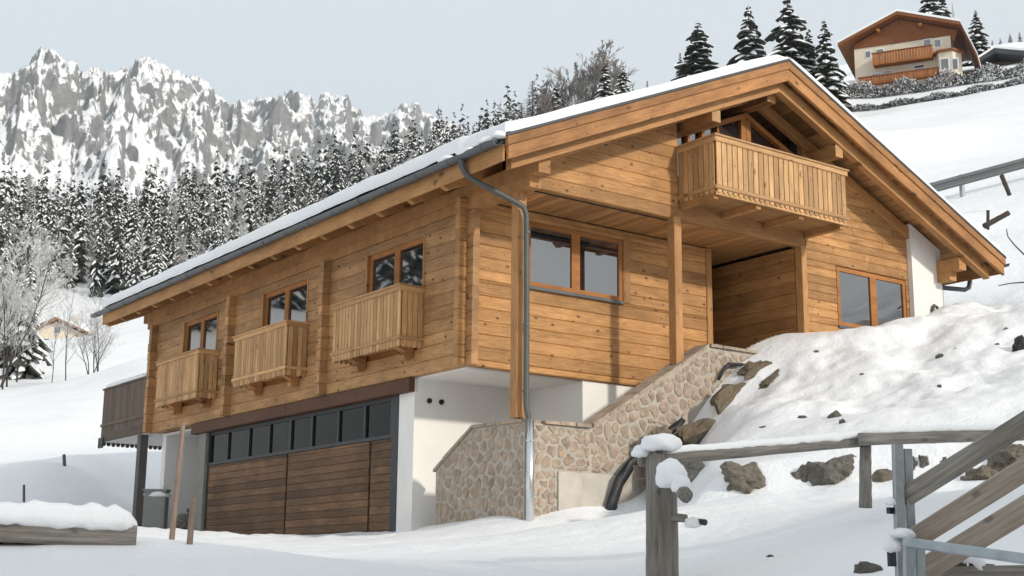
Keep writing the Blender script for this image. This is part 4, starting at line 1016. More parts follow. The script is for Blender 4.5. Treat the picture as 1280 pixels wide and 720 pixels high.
# utility cabinet with snow
cb = P(190, 664, 30.0); cz = -2.08
cbn = empty('utility_cabinet', (cb[0], cb[1], cz-.1), label='grey utility cabinet with snow on top beneath the terrace', cat='cabinet')
bx_ = Vector((cb[0], cb[1], 0))
def cbox(name, u0, u1, v0, v1, z0, z1, mat, par):
    pts = [bx_+rgt*u+fwd*v for u, v in ((u0, v0), (u1, v0), (u1, v1), (u0, v1))]
    return part(name, MB().prism([(p.x, p.y, z0) for p in pts], (0, 0, z1-z0)), mat, par)
bd = cbox('body', -.22, .24, 0, .3, -2.3, -1.32, 'cabinet', cbn); cbox('door', -.18, .21, -.012, 0, -2.1, -1.38, 'cabinet', cbn)
cbox('lid', -.25, .27, -.02, .33, -1.318, -1.28, 'cabinet', cbn)
cap(197, 619, 30.15, .58, .2, 'snow pad on the utility cabinet', 75, .7)
for i, (px, py, w_) in enumerate([(232, 652, .5), (240, 660, .5), (222, 661, .35), (243, 640, .3)]):
    rock(px, py, 29.5, w_, .35*w_/.5, ['dark rubble stone beside the garage pillar', 'rubble stone at the snow edge by the garage pillar', 'small rubble stone left of the garage pillar', 'upper rubble stone by the garage pillar'][i], 'boulder', rot=A_, seed=80+i, name='rock')

# ---- guard rail on the hillside
ga = Vector(P(1120, 247, 39.6)); gb = Vector(P(1420, 166, 41.5))
gd = (gb-ga); dirn = gd.normalized(); nn = Vector((-fwd.x, -fwd.y, 0))
grl = empty('guard_rail', tuple(ga-Vector((0, 0, .6))), label='grey steel guard rail crossing the snowy slope right of the roof', cat='guard rail')
m = MB(); secp = [(0, .155), (.05, .12), (.05, .06), (0, .02), (0, -.02), (.05, -.06), (.05, -.12), (0, -.155)]
nn2 = (nn-dirn*nn.dot(dirn)).normalized(); upv = dirn.cross(nn2); upv = upv if upv.z > 0 else -upv
for e in (ga, gb): m.v += [tuple(e+nn2*a+upv*b) for a, b in secp]+[tuple(e+nn2*(a-.012)+upv*b) for a, b in secp[::-1]]
m.f = [(i, (i+1) % 16, (i+1) % 16+16, i+16) for i in range(16)]+[tuple(range(15, -1, -1)), tuple(range(16, 32))]; m.m = [0]*18
part('beam', m, 'steel_rail', grl, tuple((ga+gb)/2))
t0 = (Vector(P(1203, 225, 40.0))-ga).dot(dirn)
for k_ in range(-1, 3):
    p = ga+dirn*(t0+k_*2.6)-nn2*.07
    part('post', MB().box((p.x-.06, p.y-.05, p.z-1.1), (p.x+.06, p.y+.05, p.z+.17)), 'zinc_pipe', grl)
# dead sticks and twigs on the slope
for i, (a, b, r_, lb) in enumerate([((1252, 219, 36.5), (1262, 244, 36.5), .06, 'dark broken stick standing in the slope under the guard rail'), ((1235, 263, 33.5), (1235, 287, 33.5), .04, 'upright dark stick crossing a fallen one'), ((1230, 283, 33.4), (1261, 266, 33.6), .075, 'fallen dark branch lying on the slope')]):
    stake(P(*a), P(*b), r_, lb, 'stick', 'bark', 20+i)
def twig(pts, r_, label):
    MB().tube(pts, [r_*(1-.6*i/len(pts)) for i in range(len(pts))], 5).build('twig', 'bark', None, tuple(pts[len(pts)//2]), label=label, cat='twig')
twig([P(1300, 330, 27), P(1280, 318, 27), P(1268, 306, 27), P(1260, 296, 27), P(1258, 286, 27)], .018, 'thin curved twig hanging in from the right edge')
twig([P(1300, 352, 26), P(1280, 353, 26), P(1264, 354, 26), P(1248, 357, 26)], .016, 'thin horizontal twig at the right edge above the bank')

# ================================================================== neighbour chalet on the hill
ca = P(1070, 112, 150.0); GD = Vector((.913*sh+(-.407)*ch, .913*(-ch)+(-.407)*sh, 0)).normalized(); BD = Vector((-GD.y, GD.x, 0))
if BD.dot(fwd) < 0: BD = -BD
O = Vector(ca); OZ = O.z-1.0
ch2 = empty('hill_chalet', (O.x, O.y, OZ), label='cream chalet with wide brown roof high on the hill', cat='house')
def cpt(u, v, z): q = O+GD*u+BD*v; return (q.x, q.y, OZ+z)
def upx(px): 
    dd = raydir(px, 60); best = None
    # intersection with the gable plane (v = 0)
    nn_ = np.array([BD.x, BD.y, 0]); t = ((np.array(O)-CAM)@nn_)/(dd@nn_); p = CAM+dd*t
    return (Vector(p)-O).dot(GD)
def zpx(px, py, v=0.):
    dd = raydir(px, py); nn_ = np.array([BD.x, BD.y, 0]); base = np.array(O)+nn_*v; t = ((base-CAM)@nn_)/(dd@nn_); p = CAM+dd*t
    return (Vector(p)-O).dot(GD), p[2]-OZ
WU = upx(1189)
zt = zpx(1070, 61)[1]
part('wall', MB().prism([cpt(0, 0, -3), cpt(WU, 0, -3), cpt(WU, 0, zt), cpt(0, 0, zt)], tuple(BD*9)), 'cream', ch2)
lu, lz = zpx(1047, 54, -1.2); au, az_ = zpx(1121, 14, -1.2); ku, kz = zpx(1200, 27, -1.2); ru, rz_ = zpx(1222, 69, -1.2)
th_ = .35
prof = [(lu, lz), (au, az_), (ku, kz), (ru, rz_)]
rfp = MB()
outer = [cpt(u, -1.2, z) for u, z in prof]; inner = [cpt(u, -1.2, z-th_) for u, z in prof[::-1]]
for i in range(3):
    (u0_, z0_), (u1_, z1_) = prof[i], prof[i+1]
    rfp.prism([cpt(u0_, -1.2, z0_), cpt(u1_, -1.2, z1_), cpt(u1_, -1.2, z1_-th_), cpt(u0_, -1.2, z0_-th_)], tuple(BD*11.5))
rf2 = part('roof', rfp, 'roofbrown', ch2)
part('gable', MB().prism([cpt(0, -.1, zt-.05), cpt(WU, -.1, zt-.05), cpt(WU+.3, -.1, kz-2.0), cpt(ku-.4, -.1, kz-.5), cpt(au, -.1, az_-.5), cpt(0, -.1, zt+.4)], tuple(BD*.2)), 'roofbrown', ch2)
sn2 = MB()
for i in range(3):
    (u0_, z0_), (u1_, z1_) = prof[i], prof[i+1]
    sn2.prism([cpt(u0_, -1.25, z0_+.02), cpt(u1_, -1.25, z1_+.02), cpt(u1_, -1.25, z1_+.3), cpt(u0_, -1.25, z0_+.3)], tuple(BD*11.4))
part('roof_snow', sn2, 'snow_cap', rf2)
for uu in (au-2.2, au+2.4):
    k_ = az_-.9-abs(uu-au)*.35
    part('purlin', MB().prism([cpt(uu-.15, -1.1, k_), cpt(uu+.15, -1.1, k_), cpt(uu+.15, -1.1, k_-.3), cpt(uu-.15, -1.1, k_-.3)], tuple(BD*1.0)), 'hbalc', ch2)
def cwin(px, py, w_, h_, v=-.03, par=ch2):
    u, z = zpx(px, py, v)
    f_ = part('window', MB().prism([cpt(u-w_/2-.12, v, z-h_/2-.12), cpt(u+w_/2+.12, v, z-h_/2-.12), cpt(u+w_/2+.12, v, z+h_/2+.12), cpt(u-w_/2-.12, v, z+h_/2+.12)], tuple(BD*.06)), 'plaster', par)
    part('pane', MB().prism([cpt(u-w_/2, v-.03, z-h_/2), cpt(u+w_/2, v-.03, z-h_/2), cpt(u+w_/2, v-.03, z+h_/2), cpt(u-w_/2, v-.03, z+h_/2)], tuple(BD*.04)), 'glass', f_)
for q in [(1085, 68, .5, .7), (1172, 54, .6, .8), (1095, 94, .9, .35), (1110, 91, .9, .35), (1149, 85, 1.0, .55), (1159, 55, .7, 1.), (1100, 66, .7, .8)]: cwin(*q)
for (p0, p1, hh, vv) in [((1091, 83), (1165, 68), 1.25, -1.3), ((1074, 108), (1172, 90), .7, -1.0)]:
    u0_, z0_ = zpx(p0[0], p0[1], vv); u1_, z1_ = zpx(p1[0], p1[1], vv); zz = (z0_+z1_)/2
    b_ = part('balcony', MB().prism([cpt(u0_, vv, zz), cpt(u1_, vv, zz), cpt(u1_, vv, zz+.12), cpt(u0_, vv, zz+.12)], tuple(BD*-vv)), 'hbalc', ch2)
    k_ = int((u1_-u0_)/.30); st = (u1_-u0_)/k_
    for i in range(k_):
        ua = u0_+st*i
        part('board', MB().prism([cpt(ua+.02, vv-.05, zz-.12), cpt(ua+st-.02, vv-.05, zz-.12), cpt(ua+st-.02, vv-.05, zz+hh), cpt(ua+.02, vv-.05, zz+hh)], tuple(BD*.05)), 'hbalc', b_)
    part('handrail', MB().prism([cpt(u0_-.1, vv-.12, zz+hh), cpt(u1_+.1, vv-.12, zz+hh), cpt(u1_+.1, vv-.12, zz+hh+.1), cpt(u0_-.1, vv-.12, zz+hh+.1)], tuple(BD*.2)), 'roofbrown', b_)
    for uu, sg in ((u0_, 1), (u1_, -1)):
        part('side_panel', MB().prism([cpt(uu, vv, zz), cpt(uu+sg*.05, vv, zz), cpt(uu+sg*.05, vv, zz+hh), cpt(uu, vv, zz+hh)], tuple(BD*(-vv-.02))), 'hbalc', b_)
# bay window at the right corner
bu0 = upx(1168); bz_ = zpx(1189, 68)[1]
bay = part('bay', MB().prism([cpt(bu0, .0, -3), cpt(bu0+.5, -1.0, -3), cpt(WU+.2, -1.1, -3), cpt(WU+1.0, .2, -3), cpt(WU+.9, 1.2, -3), cpt(WU-.5, 1.0, -3)], (0, 0, bz_+3)), 'cream', ch2)
part('bay_roof', MB().prism([cpt(bu0-.3, -.1, bz_), cpt(bu0+.4, -1.3, bz_), cpt(WU+.3, -1.4, bz_), cpt(WU+1.3, .2, bz_), cpt(WU+1., 1.2, bz_), cpt(WU-.5, 1.0, bz_)], (0, 0, .25)), 'roofbrown', ch2)
cwin(1181, 80, .75, 1.2, -1.08)
cwin(1194, 80, .5, 1.15, -1.12)
# lower annex to the right and wooden lean-to at the left
an = empty('annex_shed', cpt(WU+4, 4, -2), label='low annex with snow covered flat gable roof right of the hill chalet', cat='shed')
def zq(px, py, dist): return Vector(P(px, py, dist))
part('wall', MB().prism([zq(1222, 92, 160), zq(1300, 84, 158), zq(1300, 74, 158), zq(1222, 79, 160)], tuple(BD*5)), 'wood_terrace', an)
r3 = part('roof', MB().prism([zq(1222, 73, 157), zq(1243, 60, 157), zq(1310, 66, 154), zq(1310, 71, 154), zq(1244, 66, 157), zq(1222, 78, 157)], tuple(BD*8)), 'roofing', an)
part('roof_snow', MB().prism([zq(1222, 73, 156.9), zq(1243, 59.5, 156.9), zq(1310, 65.5, 153.9), zq(1310, 63, 153.9), zq(1243, 57, 156.9), zq(1221, 71, 156.9)], tuple(BD*8)), 'snow_cap', r3)
lt = empty('wooden_shed', cpt(-3, 2, -2), label='brown wooden lean-to at the left foot of the hill chalet', cat='shed')
part('wall', MB().prism([cpt(-3.2, 1, -2), cpt(-.3, 1, -2), cpt(-.3, 1, 2.0), cpt(-3.2, 1, 1.2)], tuple(BD*3)), 'roofbrown', lt)
part('roof', MB().prism([cpt(-3.7, .6, 1.15), cpt(-.1, .6, 2.1), cpt(-.1, .6, 2.3), cpt(-3.7, .6, 1.35)], tuple(BD*4)), 'snow_cap', lt)

# ---- hedges below the chalet (uncountable twigs, one thing each)
def hedge(a, b, hgt, wid, n, label, seed, sfrac=.45):
    a = Vector(a); b = Vector(b); d = b-a; r_ = random.Random(seed); m = MB(); s_ = d.cross(Vector((0, 0, 1))).normalized()
    tt_ = np.linspace(0, 1, 40); gzs = H(a.x+d.x*tt_, a.y+d.y*tt_)-.1
    for i in range(n):
        t = r_.random(); c = a+d*t+s_*r_.uniform(-wid/2, wid/2); c.z = float(np.interp(t, tt_, gzs)); zt_ = r_.random()**.8*hgt*(.8+.25*math.sin(t*31+seed)); gz_ = 0
        c = c+Vector((0, 0, zt_)); sz = r_.uniform(.10, .28); e1 = Vector((r_.uniform(-1, 1), r_.uniform(-1, 1), r_.uniform(-.2, 1.2))).normalized()*sz; e2 = Vector((r_.uniform(-1, 1), r_.uniform(-1, 1), r_.uniform(-.6, .6))).normalized()*sz*.5
        sn = 1 if r_.random() < sfrac*(.55+.7*zt_/hgt) else 0
        m.add([c-e2, c+e2, c+e1], [(0, 1, 2)], sn)
        if sn: m.add([c-e2*1.2, c+s_*sz*.7, c+e2*1.2, c-s_*sz*.7+Vector((0, 0, .04))], [(0, 1, 2, 3)], 1)
    o_ = m.build('hedge', None, None, tuple((a+b)/2), label=label, cat='hedge')
    o_.data.materials.append(M['hedge']); o_.data.materials.append(M['tree_snow'])
hedge(P(1042, 127, 147), P(1300, 88, 143), 1.9, 1.3, 9000, 'tall snowy hedge directly in front of the hill chalet', 3)
hedge(P(1058, 138, 140), P(1300, 101, 136), .75, .8, 5000, 'low dark hedge along the top of the snow field', 5, .40)

# ================================================================== little house across the meadow
ho = Vector(P(75, 430, 190.0)); hh_ = empty('meadow_house', tuple(ho), label='small cream house with snowy roof behind bare trees at the left', cat='house')
def hp(u, v, z): q = ho+rgt*u+fwd*v; return (q.x, q.y, ho.z+z)
part('wall', MB().prism([hp(-3.3, 0, -2), hp(3.6, 0, -2), hp(3.6, 0, 1.2), hp(-.6, 0, 3.1), hp(-3.3, 0, 1.9)], tuple(fwd*8)), 'cream', hh_)
r4 = part('roof', MB().prism([hp(-5.2, -1, 1.35), hp(-.6, -1, 3.55), hp(5.2, -1, 1.0), hp(5.2, -1, .75), hp(-.6, -1, 3.25), hp(-5.2, -1, 1.1)], tuple(fwd*10)), 'roofbrown', hh_)
part('roof_snow', MB().prism([hp(-5.2, -.9, 1.36), hp(-.6, -.9, 3.56), hp(5.2, -.9, 1.01), hp(5.2, -.9, 1.3), hp(-.6, -.9, 3.9), hp(-5.2, -.9, 1.65)], tuple(fwd*10)), 'snow_cap', r4)
part('chimney', MB().box(hp(.4, 3, 3.0), hp(1.1, 3.7, 4.6)), 'concrete', r4)
for u, z, w_, h_ in ((-1.9, .2, .9, 1.), (1.2, .2, .9, 1.), (-.5, 1.9, .8, .8)):
    f_ = part('window', MB().prism([hp(u-w_/2-.1, -.04, z-h_/2-.1), hp(u+w_/2+.1, -.04, z-h_/2-.1), hp(u+w_/2+.1, -.04, z+h_/2+.1), hp(u-w_/2-.1, -.04, z+h_/2+.1)], tuple(fwd*.06)), 'plaster', hh_)
    part('pane', MB().prism([hp(u-w_/2, -.07, z-h_/2), hp(u+w_/2, -.07, z-h_/2), hp(u+w_/2, -.07, z+h_/2), hp(u-w_/2, -.07, z+h_/2)], tuple(fwd*.04)), 'glass', f_)

# ================================================================== trees
def spruce_mesh(seed, Ht=18., R0=2.6, levels=30, nb=9, snow=.75, detail=1, core=False):
    r_ = random.Random(seed); m = MB()
    for i in range(levels):
        u = (i+.3)/levels; z = Ht*(.05+.95*u); R = R0*((1-u)**.82)*r_.uniform(.82, 1.12)+.10
        n = max(4, int(nb*(1-.45*u))); ph = r_.uniform(0, 6.28)
        for j in range(n):
            a = ph+6.283*j/n+r_.uniform(-.25, .25); rr = R*r_.uniform(.62, 1.18); zz = z+r_.uniform(-.65, .65)*Ht/levels
            cx_, sy_ = math.cos(a), math.sin(a); droop = r_.uniform(.5, .95); wd_ = (.22+.26*rr)*r_.uniform(.8, 1.3)
            rows = []; ns = 4 if detail else 3
            for k in range(ns+1):
                s = k/ns; rad_ = rr*(.06+.94*s); zc = zz+rr*(.12*s-droop*s*s); w = wd_*(.35+1.0*s-.95*s**3)*r_.uniform(.75, 1.2)
                if k == ns: w = .04
                rows.append((rad_, zc, w))
            pL = [(cx_*q[0]-sy_*q[2], sy_*q[0]+cx_*q[2], q[1]-q[2]*.45+r_.uniform(-.05, .05)) for q in rows]
            pC = [(cx_*q[0], sy_*q[0], q[1]) for q in rows]
            pR = [(cx_*q[0]+sy_*q[2], sy_*q[0]-cx_*q[2], q[1]-q[2]*.45+r_.uniform(-.05, .05)) for q in rows]
            V = pL+pC+pR; K = ns+1; F = []
            for k in range(ns): F += [(k, k+1, K+k+1, K+k), (K+k, K+k+1, 2*K+k+1, 2*K+k)]
            m.add(V, F, 0)
            # hanging fringe
            for k in range(1, ns+1):
                for side in (pL, pR):
                    p = side[k]; q = side[k-1]; dz = r_.uniform(.15, .45)*(.5+.25*rr)
                    m.add([p, q, ((p[0]+q[0])/2+r_.uniform(-.1, .1), (p[1]+q[1])/2+r_.uniform(-.1, .1), (p[2]+q[2])/2-dz)], [(0, 1, 2)], 0)
            # snow on the bough
            if r_.random() < snow:
                h0 = .07+.09*rr; f0_ = r_.uniform(.6, 1.0); k0 = 1 if r_.random() < .7 else 2
                if k0 >= ns: k0 = ns-1
                A = [(p[0]*f+q[0]*(1-f), p[1]*f+q[1]*(1-f), p[2]*f+q[2]*(1-f)+.03) for p, q, f in zip(pL, pC, [f0_*r_.uniform(.6, 1) for _ in pL])]
                B = [(q[0]*1.01, q[1]*1.01, q[2]+h0*r_.uniform(.7, 1.4)) for q in pC]
                Cc = [(p[0]*f+q[0]*(1-f), p[1]*f+q[1]*(1-f), p[2]*f+q[2]*(1-f)+.03) for p, q, f in zip(pR, pC, [f0_*r_.uniform(.6, 1) for _ in pL])]
                V = A+B+Cc; F = []
                for k in range(k0, ns): F += [(k, k+1, K+k+1, K+k), (K+k, K+k+1, 2*K+k+1, 2*K+k)]
                m.add(V, F, 1)
    # leader
    m.add([(-.06, 0, Ht*.93), (.06, 0, Ht*.93), (0, 0, Ht*1.03)], [(0, 1, 2)], 0)
    if core: m.tube([(0, 0, -1.), (0, 0, Ht*.4), (0, 0, Ht*.99)], [.26, .2, .05], 6, 2)
    me = m.mesh('spruce_crown'); me.materials.append(M['needles']); me.materials.append(M['tree_snow']); me.materials.append(M['bark']); return me
def trunk_mesh(Ht, r_, seed=0):
    m = MB().tube([(0, 0, -1.5), (0, 0, Ht*.3), (0, 0, Ht*.97)], [r_, r_*.75, .02], 7); me = m.mesh('trunk', True); me.materials.append(M['bark']); return me
def bare_mesh(seed, Ht=10., mats=('bark', 'frost'), spread=.5, lv=4, density=5, thick=.012, upright=.6, twig_r=.010, stem_n=1, crown0=.25, tw=3):
    r_ = random.Random(seed); trunk = MB(); m = MB()
    def grow(p, d, ln, r, lev):
        pts = [p]; q = p; dd = d; n = 4
        for i in range(n):
            dd = (dd+Vector((r_.uniform(-1, 1), r_.uniform(-1, 1), r_.uniform(-.5, .9)))*.13).normalized(); q = q+dd*(ln/n); pts.append(q)
        rr = [r*(1-.75*i/n) for i in range(n+1)]
        (trunk if lev == 0 else m).tube(pts, rr, 6 if lev == 0 else 3, 0 if lev < 2 else 1, False)
        if lev >= lv: return
        k = density if lev else int(density*2.2)
        for i in range(k):
            t = r_.uniform(crown0 if lev == 0 else .2, 1.0); a = min(int(t*n), n-1); b_ = pts[a].lerp(pts[a+1], t*n-a)
            ax = Vector((r_.uniform(-1, 1), r_.uniform(-1, 1), r_.uniform(-.1, .5))).normalized(); nd = (dd*upright+ax*spread*(1.35 if lev == 0 else 1)).normalized()
            grow(b_, nd, ln*r_.uniform(.30, .5)*(1.0 if lev else (1.25-.75*t)), max(r*.42*(1-t*.5), twig_r), lev+1)
    for s in range(stem_n):
        lean = Vector((r_.uniform(-.22, .22), r_.uniform(-.22, .22), 1)).normalized() if stem_n > 1 else Vector((r_.uniform(-.05, .05), r_.uniform(-.05, .05), 1))
        off = Vector((r_.uniform(-.5, .5), r_.uniform(-.5, .5), 0))*(1 if stem_n > 1 else 0)
        grow(off-Vector((0, 0, .4)), lean, Ht*r_.uniform(.8, 1.) if stem_n > 1 else Ht, thick*Ht, 0)
    a = trunk.mesh('trunk'); a.materials.append(M[mats[0]]); a.materials.append(M[mats[1]])
    b = m.mesh('crown'); b.materials.append(M[mats[0]]); b.materials.append(M[mats[1]]); return a, b
def larch_mesh(seed, Ht=15., R0=2.3):
    r_ = random.Random(seed); m = MB()
    for i in range(46):
        u = (i+.5)/46; z = Ht*(.1+.9*u)
        for j in range(7):
            a = r_.uniform(0, 6.28); R = R0*(1-u)**.75*r_.uniform(.6, 1.1)+.1; c, s = math.cos(a), math.sin(a)
            pts = [Vector((0, 0, z)), Vector((c*R*.5, s*R*.5, z+R*.06)), Vector((c*R, s*R, z+R*r_.uniform(-.05, .12)))]
            m.tube(pts, [.028, .02, .008], 3, 0, False)
            for k in range(9):
                t = r_.uniform(.2, 1); p = Vector((c*R*t, s*R*t, z+R*.05)); e = Vector((r_.uniform(-1, 1), r_.uniform(-1, 1), r_.uniform(-.7, .5)))*.33*(.6+.4*(1-u)); w_ = Vector((-s, c, 0))*.022
                m.add([p-w_, p+w_, p+e], [(0, 1, 2)], 1 if r_.random() < .45 else 0)
    me = m.mesh('larch_crown'); me.materials.append(M['larch']); me.materials.append(M['frost']); return me
SP = [spruce_mesh(100+i, 18, 2.9+.4*(i % 3), 21+2*(i % 2), 8, [.85, .75, .92, .8, .88][i]) for i in range(5)]
SPT = trunk_mesh(18, .22)
SPF = [spruce_mesh(150+i, 18, [3.3, 2.7, 3.8, 3.0, 2.5, 3.5][i], 14+i % 3, 6, [.8, .6, .88, .55, .82, .7][i], 1, True) for i in range(6)]
LR = [larch_mesh(300+i, 15, 2.2) for i in range(2)]; LRT = trunk_mesh(15, .16)
FR = [bare_mesh(400+i, 12, ('larch', 'frost'), .62, 4, 6, .010, .55, .032) for i in range(2)]
FRD = [bare_mesh(420+i, 12, ('bark', 'larch'), .45, 4, 7, .011, .85, .026) for i in range(2)]
def plant(name, crown, trunk, p, sc, rz, label, group=None, cat='tree'):
    root = empty(name, tuple(p), label=label, cat=cat, group=group); root.scale = (sc, sc, sc); root.rotation_euler = (0, 0, rz)
    for nm, me in (('trunk', trunk), ('crown', crown)):
        o_ = bpy.data.objects.new(nm, me); COL.objects.link(o_); o_.parent = root
    return root
def tree_at(px, ytop, dist, full, kind, var, rz, label, base_y=None):
    """tree whose tip is seen at (px, ytop); it stands on the ground at that distance"""
    tip = P(px, ytop, dist); gz_ = Hs(tip[0], tip[1])
    hgt = max(tip[2]-gz_, 2.); p = (tip[0], tip[1], gz_-.1)
    nat = {'s': 18.4, 'l': 15., 'f': 12.}[kind]; cr_, tk = {'s': (SP, SPT), 'l': (LR, LRT), 'f': (None, None)}[kind]
    if kind == 'f': tk, c_ = FRD[var % 2]
    else: c_ = cr_[var % len(cr_)]
    o_ = plant({'s': 'spruce_tree', 'l': 'larch_tree', 'f': 'bare_tree'}[kind], c_, tk, p, hgt/nat, rz, label)
    if full: full *= (1.35 if kind == 's' else 1.1); o_.scale = (hgt/nat*full, hgt/nat*full, hgt/nat)
    return o_
# skyline spruces at the right
for a in [(872, 24, 140, 1.9, 's', 0, .3, 'open spruce standing alone on the skyline left of the ridge'), (850, 62, 150, .9, 's', 3, 1.3, 'low spruce touching the left side of the lone skyline spruce'), (935, 2, 135, 1.25, 's', 1, 1.1, 'spruce with full top just left of the ridge peak'),
          (984, -8, 132, 1.45, 's', 2, 2.2, 'tall dense spruce directly behind the ridge peak'), (1010, 32, 133, 1.1, 's', 4, .6, 'shorter spruce between ridge peak and chalet'), (1030, 20, 130, 1.25, 's', 0, 3.1, 'heavily snowed spruce left of the chalet roof'), (1046, 74, 138, 1.1, 's', 3, 1.9, 'small snowy spruce under the left chalet eave'),
          (1160, -22, 172, 1.5, 's', 2, .9, 'broad spruce rising behind the chalet ridge'), (1176, -10, 176, 1.3, 's', 1, 2.9, 'second spruce crown behind the chalet roof right of the broad one'), (1219, 10, 165, 1.25, 's', 1, 4., 'narrow spruce right of the chalet roof'), (1190, 2, 190, .5, 'l', 1, 4., 'grey leafless larch behind the chalet roof'),
          (666, 100, 235, 1.7, 'l', 0, .2, 'grey larch at the left end of the skyline grove'), (652, 128, 238, 1.6, 'l', 1, 1.2, 'low grey larch left of the first grove larch'), (676, 118, 236, 1.3, 'f', 1, 2.2, 'small frosted tree among the left grove larches'), (733, 100, 230, 1.0, 'f', 0, 3.7, 'wide frosted tree in the middle of the skyline grove'), (763, 95, 232, 1.0, 'f', 1, 5.1, 'frosted tree in the right half of the grove'), (700, 122, 230, 1.4, 'f', 0, .9, 'low frosted bush tree under the dark grove spruce'), (682, 106, 240, 1.1, 's', 3, .4, 'thin spruce beside the grey larch'), (695, 103, 232, 1.4, 's', 1, 1.4, 'dark spruce in the left half of the skyline grove'), (706, 112, 238, .9, 's', 4, 2.4, 'small spruce right of the dark grove spruce'),
          (714, 90, 240, .95, 'f', 0, .5, 'pale bare birch like tree in the skyline grove'), (726, 93, 236, .9, 'f', 1, 1.5, 'second pale bare tree in the grove'), (742, 71, 234, 1.25, 'f', 1, 2.5, 'tallest grey bare tree of the skyline grove'), (750, 74, 240, 1.2, 'f', 0, 3.3, 'bare grey tree overlapping the tallest one'), (756, 72, 228, 1.15, 's', 0, .7, 'spruce standing before the tallest bare trees'), (769, 82, 236, .6, 'f', 0, 4.2, 'slim bare tree right of the grove spruce'),
          (779, 79, 222, 1.15, 's', 2, 5.2, 'snowy lone spruce at the right end of the grove'), (791, 102, 260, .6, 's', 3, 1.2, 'tiny spruce tip right of the grove'), (809, 98, 300, .8, 's', 3, 2.2, 'faint small spruce tip above the snowy roof'),
          (1262, 40, 320, .9, 's', 1, 1., 'far spruce at the upper right edge'), (1250, 46, 330, .9, 's', 2, 2., 'far small spruce right of the chalet'), (1274, 38, 315, .9, 's', 4, 3., 'far spruce cut by the right edge'), (1240, 48, 340, .9, 's', 0, 4., 'far spruce above the annex roof')]:
    tree_at(*a)
# bare and frosted trees at the left meadow edge
BT = [bare_mesh(500+i, 9, ('bark', 'frost'), .55, 4, 5, .009, .7, .012, st, .2) for i, st in enumerate((1, 1, 3, 2))]
for px, ytop, dist, var, sx, lab in [(92, 357, 94, 0, .8, 'tall slim bare tree in front of the meadow house'), (72, 392, 95, 1, .8, 'slim bare tree left of the tall one by the meadow house'), (118, 398, 96, 2, 1.1, 'spreading bare tree with several stems right of the meadow house'), (132, 380, 97, 3, 1., 'bare tree nearest the dark terrace'), (126, 362, 99, 0, .8, 'bare tree with high crown behind the nearest one'),
                                     (8, 300, 100, 3, 1.1, 'frosted bare tree at the left picture edge'), (-10, 290, 104, 2, 1.1, 'frosted tree half outside the left edge'), (24, 318, 101, 0, .9, 'frosted slim tree at the left edge group'), (16, 345, 97, 1, 1., 'lower frosted tree in the left edge group'), (34, 330, 108, 1, .9, 'frosted tree at the right of the left edge group'), (0, 330, 98, 1, .9, 'frosted tree stem at the left border')]:
    tip = P(px, ytop, dist); gz_ = Hs(tip[0], tip[1]); s_ = (tip[2]-gz_)/9.0
    o_ = plant('bare_tree', BT[var][1], BT[var][0], (tip[0], tip[1], gz_), s_, px*.37, lab); o_.scale = (s_*sx, s_*sx, s_)
tree_at(40, 322, 112, .9, 's', 2, .4, 'snowy spruce left of the meadow house')
tree_at(30, 340, 120, .9, 's', 1, 1.4, 'spruce hidden behind the frosted left edge trees')
tree_at(-8, 312, 125, 1., 's', 4, 2.4, 'spruce at the far left border behind frosted trees')
# the forest
r_ = random.Random(99); cand = []
for k in range(7000):
    px = r_.uniform(-60, 690); dist = 245+(r_.random()**1.5)*560
    if px > 560 and dist < 330: continue
    p = P(px, 300, dist); cand.append((p[0], p[1], px, dist))
cx = np.array([c[0] for c in cand]); cy = np.array([c[1] for c in cand]); cz = H(cx, cy)
def visible_score(px, dist, z):
    pass
keep = []; cell = {}
for i, c in enumerate(cand):
    x_, y_, px, dist = c; gap_ = 1.9+dist*.006
    if 60 < px < 150 and 245 < dist < 262: continue
    key = (int(x_//8), int(y_//8)); ok = True
    for ax in (-1, 0, 1):
        for ay in (-1, 0, 1):
            for q in cell.get((key[0]+ax, key[1]+ay), ()):
                if math.hypot(x_-cx[q], y_-cy[q]) < gap_: ok = False; break
    if ok: keep.append(i); cell.setdefault(key, []).append(i)
keep.sort(key=lambda i: cand[i][3])
# individual trees: those that show largest, the rest one mass of forest
ind = keep[:285]; rest = keep[285:]
print('forest', len(keep)); keep = keep[:1200]
names = []
for i in ind:
    q = r_.random(); s_ = r_.uniform(.58, 1.0)+.36*min(1, max(0, (cand[i][3]-300)/150))*r_.uniform(.6, 1.2); rz = r_.uniform(0, 6.28)
    if cand[i][3] < 330: q = q**.85
    if q < .64: me = SPF[r_.randrange(6)]; nm, lab, grp = 'spruce_tree', 'snow laden spruce in the dark forest slope behind the house', 'forest spruces on the slope'
    elif q < .84: me = LR[r_.randrange(2)]; s_ *= 1.1; nm, lab, grp = 'larch_tree', 'grey leafless larch among the spruces of the forest slope', 'forest larches on the slope'
    else: me = FR[r_.randrange(2)][1]; s_ *= 1.1; nm, lab, grp = 'bare_tree', 'frosted grey broadleaf tree among the forest spruces', 'frosted trees on the forest slope'
    o_ = put(nm, me, None, None, (cx[i], cy[i], cz[i]-.3), (0, 0, rz), label=lab, cat='tree', group=grp); o_.scale = (s_*r_.uniform(.72, 1.15), s_*r_.uniform(.72, 1.15), s_); o_.rotation_euler = (r_.gauss(0, .025), r_.gauss(0, .025), rz)
lo = [spruce_mesh(700+i, 18, [2.6, 3.2, 2.2][i], 12, 6, [.78, .62, .85][i], 0) for i in range(3)]
